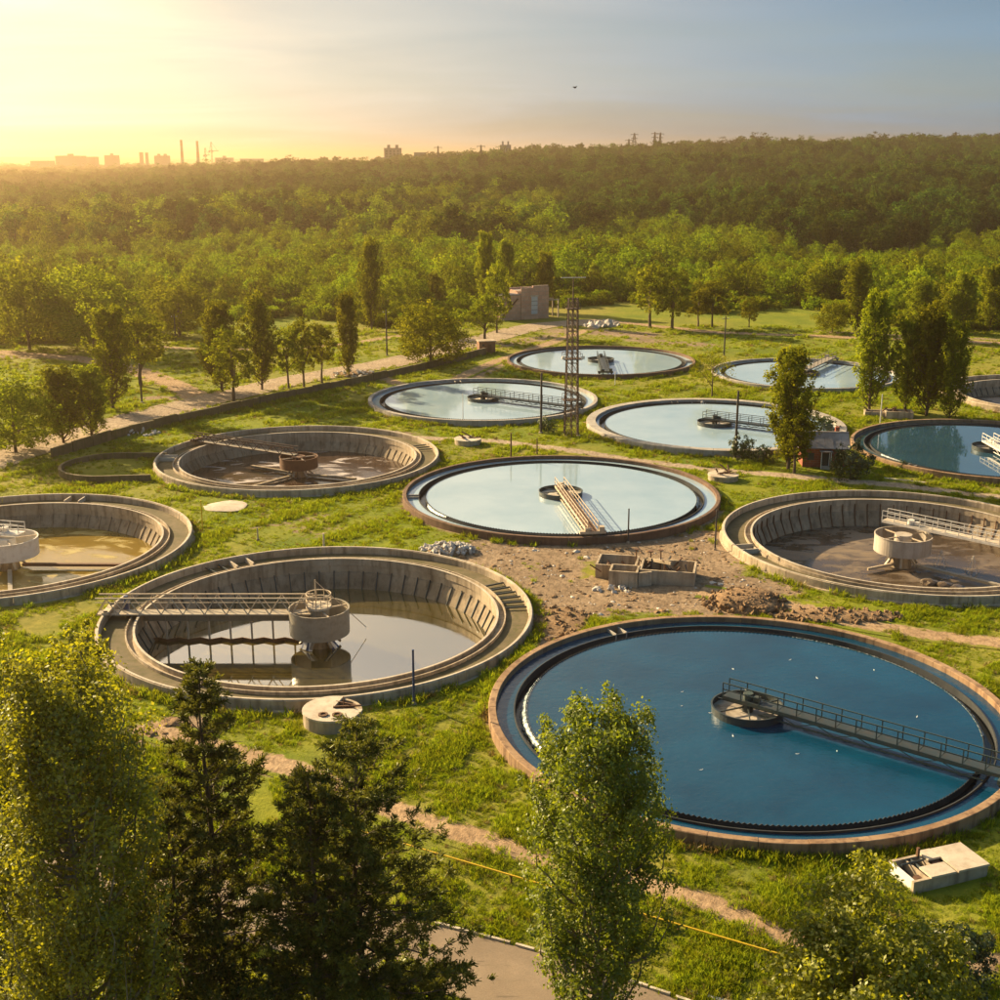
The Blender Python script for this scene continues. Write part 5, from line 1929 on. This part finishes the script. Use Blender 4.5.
plant_tree('shrub', round_parts(35, 4.0, 5.0, 22, 60, 0.16, 'leaf_poplar', 'bark', 0.02), x, y, 'green bush between the bright poplar and the pointed pine', 'shrub')

# ------------------------------------------------------------------ trees of the middle distance
POP = [poplar_parts(50 + i, 16.0, 5.0, 95, 6, 24, 0.33, 'leaf_mid', 'bark', 0.03, clus=0.50, ragged=0.2, twig_n=4, soft=0.55) for i in range(3)]
TALL = [round_parts(60 + i, 12.0, 6.2, 30, 22, 0.34, 'leaf_mid', 'bark', 0.22, twig_n=4, soft=0.55) for i in range(3)]
RND = [round_parts(70 + i, 12.0, 11.0, 44, 32, 0.38, 'leaf_mid', 'bark', 0.04, twig_n=4, soft=0.55) for i in range(3)]
SPARSE = [round_parts(80, 9.0, 8.0, 26, 7, 0.30, 'leaf_mid', 'bark', 0.35, twig_n=4)]
BUSH = [round_parts(85 + i, 3.0, 4.2, 16, 22, 0.24, 'leaf_dark', 'bark', 0.0, twig_n=4, soft=0.55, nlimb=4) for i in range(2)]
KIND = {'poplar': (POP, 16.0, 5.0, 'poplar_tree', 'tree'), 'tall': (TALL, 12.0, 6.2, 'broadleaf_tree', 'tree'), 'round': (RND, 12.0, 11.0, 'broadleaf_tree', 'tree'),
        'sparse': (SPARSE, 9.0, 8.0, 'broadleaf_tree', 'tree'), 'bush': (BUSH, 3.0, 4.2, 'shrub', 'shrub')}
MID = [
    (16, 453, 378, 74, 'round', 'wide tree in the glare at the left edge of the gravel road'),
    (64, 443, 368, 38, 'poplar', 'left of two slim trees in the glare beside the gravel road'),
    (92, 437, 366, 36, 'poplar', 'right of two slim trees in the glare beside the gravel road'),
    (113, 411, 305, 36, 'poplar', 'tall spindle poplar beside the pole on the gravel road'),
    (141, 386, 308, 52, 'tall', 'broad tree in the glare behind the spindle poplar'),
    (222, 392, 302, 34, 'poplar', 'poplar rising behind the leaning roadside tree'),
    (234, 403, 328, 42, 'tall', 'leaning roadside tree nearest the weedy wall'),
    (262, 390, 295, 26, 'poplar', 'slim poplar just right of the leaning roadside tree'),
    (289, 389, 328, 28, 'tall', 'first of three small roadside trees before the slender poplar'),
    (304, 387, 316, 26, 'tall', 'middle of three small roadside trees before the slender poplar'),
    (322, 383, 318, 26, 'tall', 'last of three small roadside trees before the slender poplar'),
    (349, 377, 292, 20, 'poplar', 'slender poplar at the end of the roadside row'),
    (431, 366, 304, 62, 'round', 'dense round tree beside the gravel road and rubble'),
    (485, 343, 290, 32, 'tall', 'upright tree behind the brown brick kiosk'),
    (497, 333, 262, 24, 'tall', 'dark tree in front of the pink brick building'),
    (788, 470, 349, 42, 'poplar', 'thick leaning poplar beside the red brick hut'),
    (794, 474, 405, 34, 'tall', 'bushy tree against the wall of the red brick hut'),
    (869, 411, 291, 32, 'poplar', 'single tall poplar left of the poplar group'),
    (905, 412, 318, 28, 'poplar', 'left poplar of the close group over the concrete troughs'),
    (926, 416, 306, 36, 'poplar', 'tallest middle poplar of the close group over the concrete troughs'),
    (949, 421, 322, 28, 'poplar', 'right poplar of the close group, with a bare stem'),
    (712, 397, 352, 36, 'sparse', 'thin sparse tree at the rim behind the tall dark pole'),
    (855, 333, 260, 24, 'poplar', 'dark poplar at the edge of the meadow'),
    (650, 328, 263, 36, 'tall', 'left of the row of trees along the meadow path'),
    (672, 330, 270, 34, 'tall', 'second of the row of trees along the meadow path'),
    (698, 328, 286, 22, 'tall', 'slim third tree of the row along the meadow path'),
    (712, 328, 281, 28, 'tall', 'fourth tree of the row along the meadow path'),
    (749, 327, 298, 18, 'tall', 'small lone tree on the meadow'),
    (832, 333, 305, 30, 'round', 'low bushy tree beside the dark meadow poplar'),
    (960, 333, 272, 24, 'poplar', 'left of two dark poplars at the right edge of the wood'),
    (990, 332, 264, 24, 'poplar', 'right of two dark poplars at the right edge of the wood'),
    (920, 330, 280, 26, 'poplar', 'dark poplar behind the poplar group'),
    (486, 318, 232, 18, 'poplar', 'very tall dark poplar behind the kiosk'),
    (508, 310, 240, 18, 'poplar', 'tall poplar above the pink brick building'),
    (372, 330, 240, 20, 'poplar', 'tall poplar in the wood left of the round tree'),
    (545, 312, 252, 18, 'poplar', 'poplar rising behind the pink brick building'),
    (30, 350, 262, 70, 'round', 'broad glowing tree at the left edge of the wood'),
    (95, 350, 272, 90, 'round', 'very broad glowing tree of the left wood'),
    (180, 336, 282, 60, 'round', 'broad tree of the left wood above the field'),
    (742, 459, 437, 22, 'bush', 'round bush at the foot of the tall dark pole'),
    (762, 462, 448, 18, 'bush', 'small bush between the round bush and the leaning poplar'),
    (850, 477, 448, 38, 'bush', 'dark bush against the right wall of the brick hut'),
    (822, 432, 418, 26, 'bush', 'green bush growing behind the roof of the brick hut'),
    (548, 432, 419, 16, 'bush', 'low weeds at the near rim of the tank behind the mast'),
    (903, 470, 462, 10, 'bush', 'tiny round bush on the verge by the blue tank at the right edge'),
]
for i, (px, by, ty, wpx, kd, lab) in enumerate(MID):
    x, y = ground_point(px, by)
    h = height_to_row(x, y, ty)
    protos, H0, W0, nm, cat = KIND[kd]
    w_ = wpx / px_per_m(x, y)
    s = w_ / W0 * 1.08
    plant_tree(nm, protos[i % len(protos)], x, y, lab, cat, 'trees around the tanks' if cat == 'tree' else 'bushes around the tanks', random.uniform(0, 6.28), (s, s, h / H0))

# ------------------------------------------------------------------ the green belt and the forest
def front_row(px):
    return np.interp(px, [-200, 0, 60, 110, 150, 185, 215, 240, 300, 360, 400, 470, 500, 530, 560, 600, 640, 690, 740, 800, 835, 870, 920, 1000, 1200],
                     [342, 340, 338, 336, 330, 316, 311, 316, 312, 320, 326, 316, 302, 299, 303, 300, 300, 308, 307, 303, 308, 322, 325, 325, 325])


def to_px(x, y, z):
    d = y * math.cos(PITCH) - (z - CAM_H) * math.sin(PITCH)
    v = -(y * math.sin(PITCH) + (z - CAM_H) * math.cos(PITCH))
    return 500 + FOC * x / d, 500 + FOC * v / d


g = np.random.default_rng(5)
pts = []
Y = 240.0
while Y < 4300:
    sp = max(9.6, Y / 105.0) if Y > 500 else 8.0
    half = Y * 0.47 + 30
    xs_ = np.arange(-half, half, sp) + g.uniform(-sp * .5, sp * .5)
    xs_ = xs_ + g.uniform(-.42, .42, len(xs_)) * sp
    ys_ = Y + g.uniform(-.42, .42, len(xs_)) * sp
    pts.append(np.stack([xs_, ys_, np.full(len(xs_), sp)], 1))
    Y += sp * 0.92
pts = np.concatenate(pts)
zz = ground_z(pts[:, 0], pts[:, 1])
PX, PY = to_px(pts[:, 0], pts[:, 1], zz)
_, PYg = to_px(pts[:, 0], pts[:, 1], 0 * zz)
keep = (PYg < front_row(PX)) & (PX > -130) & (PX < 1130)
# end of the wood: past the ridge on the right, deep plain on the left
lim = np.interp(PX, [0, 250, 420, 520, 1000], [4200, 3900, 2400, 1780, 1700])
keep &= pts[:, 1] < lim
# clearings
def clear(px0, py0, px1, py1, w_):
    a, b = ground_point(px0, py0), ground_point(px1, py1)
    return seg_dist(pts[:, 0], pts[:, 1], a, b) > w_


keep &= clear(505, 322, 560, 322, 13)
keep &= clear(330, 246, 440, 240, 24)
keep &= clear(690, 318, 830, 316, 9)
keep &= clear(560, 300, 630, 304, 8)
for kx in ('gravel_road', 'meadow_path', 'field_path'):
    keep &= path_dist(pts[:, 0], pts[:, 1], kx) > 7
belt = (PYg > 255 + 10 * np.sin(PX / 60.0))
pts, zz, PX, PYg, belt = pts[keep], zz[keep], PX[keep], PYg[keep], belt[keep]
# patches: leave thin places and let stands differ in height
pn = np.sin(pts[:, 0] / 47.0 + 1.3) * np.sin(pts[:, 1] / 61.0) + 0.6 * np.sin(pts[:, 0] / 19.0 - pts[:, 1] / 23.0)
hgt = np.where(belt, 8.8 + 2.4 * pn, 14.2 + 2.4 * pn) * g.uniform(0.62, 1.36, len(pts))
hgt = np.maximum(hgt, 4.5)

order = np.argsort(pts[:, 1])
inview = (PX > -25) & (PX < 1025)
BELT_R = [round_parts(90 + i, 12.0, 10.0, 26, 20, 0.48, 'leaf_belt', 'bark', 0.06, twig_n=3, soft=0.7) for i in range(4)]
BELT_P = [poplar_parts(95 + i, 12.0, 4.6, 34, 5, 16, 0.5, 'leaf_mid', 'bark', 0.08, clus=0.5, twig_n=3, soft=0.7) for i in range(2)]
chosen = [i for i in order if belt[i] and inview[i]][:270]
chosen_set = set(chosen)
ZONES = [(170, 'in the glare at the left end of the green belt'), (330, 'of the green belt behind the sunlit field'), (480, 'of the green belt behind the dense round roadside tree'),
         (640, 'of the green belt behind the pink brick building'), (850, 'of the green belt behind the open meadow'), (9999, 'of the green belt behind the poplar group')]
for i in chosen:
    if g.random() < 0.84:
        pr, wf, look = BELT_R[int(g.integers(4))], g.uniform(0.75, 1.2), 'round-crowned leafy tree '
    else:
        pr, wf, look = BELT_P[int(g.integers(2))], g.uniform(0.9, 1.2), 'slim upright tree '
    where = next(w for lim_, w in ZONES if PX[i] < lim_)
    s = hgt[i] / 12.0
    plant_tree('belt_tree', pr, float(pts[i, 0]), float(pts[i, 1]), look + where, 'tree', look + where, float(g.uniform(0, 6.28)), (s * wf, s * wf, s))


def joined(name, parts):
    """one mesh of trunk and crown for scattering"""
    vs_, fs_, mi, va = [], [], [], []
    off = 0
    for q, me in enumerate(parts):
        v = np.empty(len(me.vertices) * 3, np.float32)
        me.vertices.foreach_get('co', v)
        f = np.empty(len(me.loops), np.int32)
        me.loops.foreach_get('vertex_index', f)
        f = f.reshape(-1, 4)
        vs_.append(v.reshape(-1, 3))
        fs_.append(f + off)
        off += len(v) // 3
        mi.append(np.full(len(f), q))
        a = np.full(len(f), 0.5, np.float32)
        if 'var' in me.attributes:
            me.attributes['var'].data.foreach_get('value', a)
        va.append(a)
    return np_mesh(name, np.concatenate(vs_), np.concatenate(fs_), [p.materials[0] for p in parts], np.concatenate(mi), np.concatenate(va))


def scatter(name, P, rot, scl, idx, meshes, label, cat):
    """many small plants: points with attributes, instanced by a node tree"""
    me = bpy.data.meshes.new(name)
    me.vertices.add(len(P))
    me.vertices.foreach_set('co', np.asarray(P, np.float32).ravel())
    for nm, arr, ty in (('rot', rot, 'FLOAT'), ('idx', idx, 'INT')):
        at = me.attributes.new(nm, ty, 'POINT')
        at.data.foreach_set('value', np.asarray(arr, np.float32 if ty == 'FLOAT' else np.int32))
    at = me.attributes.new('scl', 'FLOAT_VECTOR', 'POINT')
    at.data.foreach_set('vector', np.asarray(scl, np.float32).ravel())
    o = obj(name, me)
    ng = bpy.data.node_groups.new(name, 'GeometryNodeTree')
    ng.interface.new_socket('Geometry', in_out='INPUT', socket_type='NodeSocketGeometry')
    ng.interface.new_socket('Geometry', in_out='OUTPUT', socket_type='NodeSocketGeometry')
    nin = ng.nodes.new('NodeGroupInput')
    nout = ng.nodes.new('NodeGroupOutput')
    inst = ng.nodes.new('GeometryNodeInstanceOnPoints')
    ng.links.new(nin.outputs[0], inst.inputs['Points'])
    join = ng.nodes.new('GeometryNodeJoinGeometry')
    for m_ in reversed(meshes):      # the join node numbers its inputs from the last link
        po = bpy.data.objects.new('source_' + m_.name, m_)
        oi = ng.nodes.new('GeometryNodeObjectInfo')
        oi.inputs['Object'].default_value = po
        oi.inputs['As Instance'].default_value = True
        ng.links.new(oi.outputs['Geometry'], join.inputs[0])
    ng.links.new(join.outputs[0], inst.inputs['Instance'])
    inst.inputs['Pick Instance'].default_value = True

    def attr(nm, ty):
        a = ng.nodes.new('GeometryNodeInputNamedAttribute')
        a.data_type = ty
        a.inputs['Name'].default_value = nm
        return a.outputs['Attribute']
    ng.links.new(attr('idx', 'INT'), inst.inputs['Instance Index'])
    cmb = ng.nodes.new('ShaderNodeCombineXYZ')
    ng.links.new(attr('rot', 'FLOAT'), cmb.inputs[2])
    e2r = ng.nodes.new('FunctionNodeEulerToRotation')
    ng.links.new(cmb.outputs[0], e2r.inputs[0])
    ng.links.new(e2r.outputs[0], inst.inputs['Rotation'])
    ng.links.new(attr('scl', 'FLOAT_VECTOR'), inst.inputs['Scale'])
    ng.links.new(inst.outputs[0], nout.inputs[0])
    md = o.modifiers.new('scatter', 'NODES')
    md.node_group = ng
    return tag(o, label, cat, kind='stuff')


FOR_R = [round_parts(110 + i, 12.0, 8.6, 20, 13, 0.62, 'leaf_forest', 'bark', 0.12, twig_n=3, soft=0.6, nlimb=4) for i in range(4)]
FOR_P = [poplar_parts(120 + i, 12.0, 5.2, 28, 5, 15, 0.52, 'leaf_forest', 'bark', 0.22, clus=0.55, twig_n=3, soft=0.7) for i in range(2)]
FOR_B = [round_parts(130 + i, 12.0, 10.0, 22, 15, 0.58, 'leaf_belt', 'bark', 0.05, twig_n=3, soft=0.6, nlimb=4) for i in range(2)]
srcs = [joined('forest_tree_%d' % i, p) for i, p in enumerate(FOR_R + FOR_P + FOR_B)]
rest = np.array([i for i in range(len(pts)) if i not in chosen_set])
rp = pts[rest]
rz_ = zz[rest] - 0.3
rh = hgt[rest] / 12.0 * np.clip(rp[:, 2] / 14.0, 1.0, 1.15)
wf = g.uniform(0.8, 1.25, len(rest)) * np.clip(rp[:, 2] / 12.0, 1.0, 2.0)
kidx = g.choice([0, 1, 2, 3, 4, 5], len(rest), p=[.2, .2, .2, .16, .12, .12])
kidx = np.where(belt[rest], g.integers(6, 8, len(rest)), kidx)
sunny_tint = (PYg[rest] > 225) & ~belt[rest] & (PX[rest] < 560) & (g.random(len(rest)) < 0.5)
kidx = np.where(sunny_tint, 7, kidx)  # sunlit look put into the colour by brighter belt foliage
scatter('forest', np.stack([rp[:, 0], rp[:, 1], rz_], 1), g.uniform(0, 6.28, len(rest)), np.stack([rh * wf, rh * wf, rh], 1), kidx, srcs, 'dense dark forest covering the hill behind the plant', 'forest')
print('forest trees', len(rest), 'belt trees', len(chosen))

# undergrowth along the front of the wood
bx = []
for px in np.arange(-40, 1040, 2.2):
    for q in range(2):
        r_ = front_row(px) + g.uniform(-10, 5)
        bx.append((*ground_point(px + g.uniform(-1, 1), r_), 0))
bx = np.array(bx)
ok = np.ones(len(bx), bool)
for kx in ('gravel_road', 'meadow_path', 'field_path'):
    ok &= path_dist(bx[:, 0], bx[:, 1], kx) > 4
ok &= seg_dist(bx[:, 0], bx[:, 1], ground_point(505, 322), ground_point(560, 322)) > 9
bx = bx[ok]
bs = [joined('bush_src_%d' % i, p) for i, p in enumerate([round_parts(140 + i, 3.0, 4.4, 14, 12, 0.34, 'leaf_belt', 'bark', 0.0, twig_n=3, nlimb=3) for i in range(2)])]
bsc = g.uniform(0.5, 1.35, len(bx))
scatter('undergrowth', np.stack([bx[:, 0], bx[:, 1], ground_z(bx[:, 0], bx[:, 1]) - 0.1], 1), g.uniform(0, 6.28, len(bx)), np.stack([bsc, bsc, bsc], 1), g.integers(0, 2, len(bx)), bs, 'low bushes along the edge of the wood', 'undergrowth')

# ------------------------------------------------------------------ grass
def tuft(seed, n, h, w_, mat):
    n = int(n * 1.6)
    g = np.random.default_rng(seed)
    V, F, va = [], [], []
    for i in range(n):
        a = g.uniform(0, 6.28)
        r_ = w_ * math.sqrt(g.random())
        b = np.array([r_ * math.cos(a), r_ * math.sin(a), -0.02])
        l = h * g.uniform(0.55, 1.2)
        ln = np.array([g.normal() * 0.4, g.normal() * 0.4, 1.0])
        ln /= np.linalg.norm(ln)
        s = np.array([math.cos(a + 1.5), math.sin(a + 1.5), 0]) * (0.016 + 0.018 * g.random())
        m_ = b + ln * l * 0.6
        t_ = b + ln * l + np.array([ln[0], ln[1], -0.15]) * l * 0.35
        k = len(V)
        V += [b - s, b + s, m_ + s * 0.8, m_ - s * 0.8, t_ + s * 0.15, t_ - s * 0.15]
        F += [(k, k + 1, k + 2, k + 3), (k + 3, k + 2, k + 4, k + 5)]
        v = np.clip(g.normal(0.5, 0.25), 0, 1)
        va += [v, v]
    return np_mesh('tuft', np.array(V), np.array(F), [M[mat]], var=np.array(va))


TUFTS = [tuft(1, 26, 0.34, 0.42, 'grass_blade'), tuft(2, 22, 0.24, 0.40, 'grass_blade'), tuft(3, 30, 0.46, 0.46, 'grass_blade'), tuft(4, 18, 0.42, 0.32, 'dry_blade')]
gp = []
for (d0, d1, dens) in ((49, 80, 11.0), (80, 118, 8.0), (118, 160, 4.6), (160, 230, 2.2), (230, 320, 0.8)):
    for q in range(1):
        half = d1 * 0.46 + 8
        n = int((d1 - d0) * 2 * half * dens)
        x = g.uniform(-half, half, n)
        y = g.uniform(d0, d1, n)
        k = np.abs(x) < y * 0.44 + 9
        gp.append(np.stack([x[k], y[k]], 1))
gp = np.concatenate(gp)
ok = np.ones(len(gp), bool)
for k, (cx, cy_, r) in TANKS.items():
    ok &= np.hypot(gp[:, 0] - cx, gp[:, 1] - cy_) > r + (0.65 if k in DRAINED else 0.25)
gp = gp[ok]
keep = np.ones(len(gp), bool)
for kx in PATH_PTS:
    w_ = PATH_PTS[kx][1]
    pd = path_dist(gp[:, 0], gp[:, 1], kx)
    keep &= pd > (w_ / 2 * 1.06 if kx == 'asphalt_road' else w_ / 2 * (0.75 + 0.4 * g.random(len(gp))) if kx == 'gravel_road' else w_ / 2 * (0.35 + 0.85 * g.random(len(gp)) ** 0.7))
keep &= bare_amount(gp[:, 0], gp[:, 1]) + g.normal(0, 0.18, len(gp)) < 0.5
wear = np.sin(gp[:, 0] * 0.17 + 2.0) * np.sin(gp[:, 1] * 0.13 + 0.5) + 0.7 * np.sin(gp[:, 0] * 0.41 - gp[:, 1] * 0.23) + 0.5 * np.sin(gp[:, 0] * 0.77 + gp[:, 1] * 0.61)
keep &= wear + g.normal(0, 0.35, len(gp)) < 1.0
for (px, py, r_) in ((640, 575, 7), (940, 874, 2.3), (333, 722, 2.5), (826, 460, 4.5), (226, 507, 2.5)):
    c = ground_point(px, py)
    keep &= np.hypot(gp[:, 0] - c[0], gp[:, 1] - c[1]) > r_
gp = gp[keep]
pn = np.sin(gp[:, 0] * 0.33 + 0.4) * np.sin(gp[:, 1] * 0.29) + 0.7 * np.sin(gp[:, 0] * 0.9 - gp[:, 1] * 0.7) + 0.4 * g.normal(size=len(gp))
gs = np.clip(0.62 + 0.26 * pn, 0.28, 1.35) * g.uniform(0.75, 1.25, len(gp))
gi = np.where(pn > 0.45, 2, np.where(pn < -0.5, 1, 0))
gi = np.where(g.random(len(gp)) < 0.06, 3, gi)
gs = gs * (1 + 0.5 * smooth(120, 250, gp[:, 1]))
for k, (cx, cy_, r) in TANKS.items():
    n = 110 if k in 'CJ' else 480
    a = g.uniform(0, 6.28, n)
    a = a[np.sin(a * 3 + cx) + np.sin(a * 7 + cy_) * 0.8 + g.normal(0, .6, n) > -0.5]
    q = r + (0.42 if k in DRAINED else 0.12) + g.gamma(1.5, 0.18, len(a))
    w2 = np.stack([cx + q * np.cos(a), cy_ + q * np.sin(a)], 1)
    gp = np.concatenate([gp, w2])
    gs = np.concatenate([gs, g.uniform(0.7, 1.7, len(a))])
    gi = np.concatenate([gi, np.where(g.random(len(a)) < 0.2, 3, 2)])
scatter('grass', np.stack([gp[:, 0], gp[:, 1], ground_z(gp[:, 0], gp[:, 1])], 1), g.uniform(0, 6.28, len(gp)), np.stack([gs, gs, gs], 1), gi, TUFTS, 'tufted green and yellow grass covering the banks between the tanks', 'grass')
print('grass tufts', len(gp))

# loose clods and gravel on the bare earth
n = 60000
lx = g.uniform(-60, 80, n)
ly = g.uniform(85, 190, n)
ba = bare_amount(lx, ly)
ok = (ba > 0.55) & (g.random(n) < 0.45 * (0.35 + 0.65 * (np.sin(lx * 0.9) * np.sin(ly * 0.7) > -0.1)))
for k, (cx, cy_, r) in TANKS.items():
    ok &= np.hypot(lx - cx, ly - cy_) > r + 0.4
c = ground_point(640, 575)
ok &= np.hypot(lx - c[0], ly - c[1]) > 5.5
lx, ly = lx[ok], ly[ok]
ls = 0.09 + g.gamma(1.1, 0.14, len(lx))
scatter('gravel', np.stack([lx, ly, ground_z(lx, ly)], 1), g.uniform(0, 6.28, len(lx)), np.stack([ls * g.uniform(.8, 1.6, len(lx)), ls, ls * 0.7], 1), g.integers(0, 4, len(lx)), [CLODS[0], CLODS[1], CLODS[2], STONES[1]], 'loose clods and gravel strewn over the bare earth', 'gravel')
print('gravel', len(lx))

# ------------------------------------------------------------------ haze
V = [(x, y, z) for x in (-9500, 9500) for y in (-900, 15000) for z in (-8.0, 97.0)]
F = [(0, 1, 3, 2), (4, 6, 7, 5), (0, 4, 5, 1), (2, 3, 7, 6), (0, 2, 6, 4), (1, 5, 7, 3)]
hm = bpy.data.materials.new('haze')
hm.use_nodes = True
ht = hm.node_tree
ht.nodes.clear()
ho = N(ht, 'ShaderNodeOutputMaterial')
pv = N(ht, 'ShaderNodeVolumePrincipled')
pv.inputs['Color'].default_value = (1.0, 0.73, 0.43, 1)  # orange tint put into the haze to give a lens-flare glow
pv.inputs['Density'].default_value = HAZE_DENSITY
pv.inputs['Anisotropy'].default_value = 0.78
ht.links.new(pv.outputs[0], ho.inputs['Volume'])
tag(obj('haze', mesh('haze', V, F, hm)), 'thin haze tinted orange to add a flare-like glow over plant and forest', 'haze', kind='stuff')
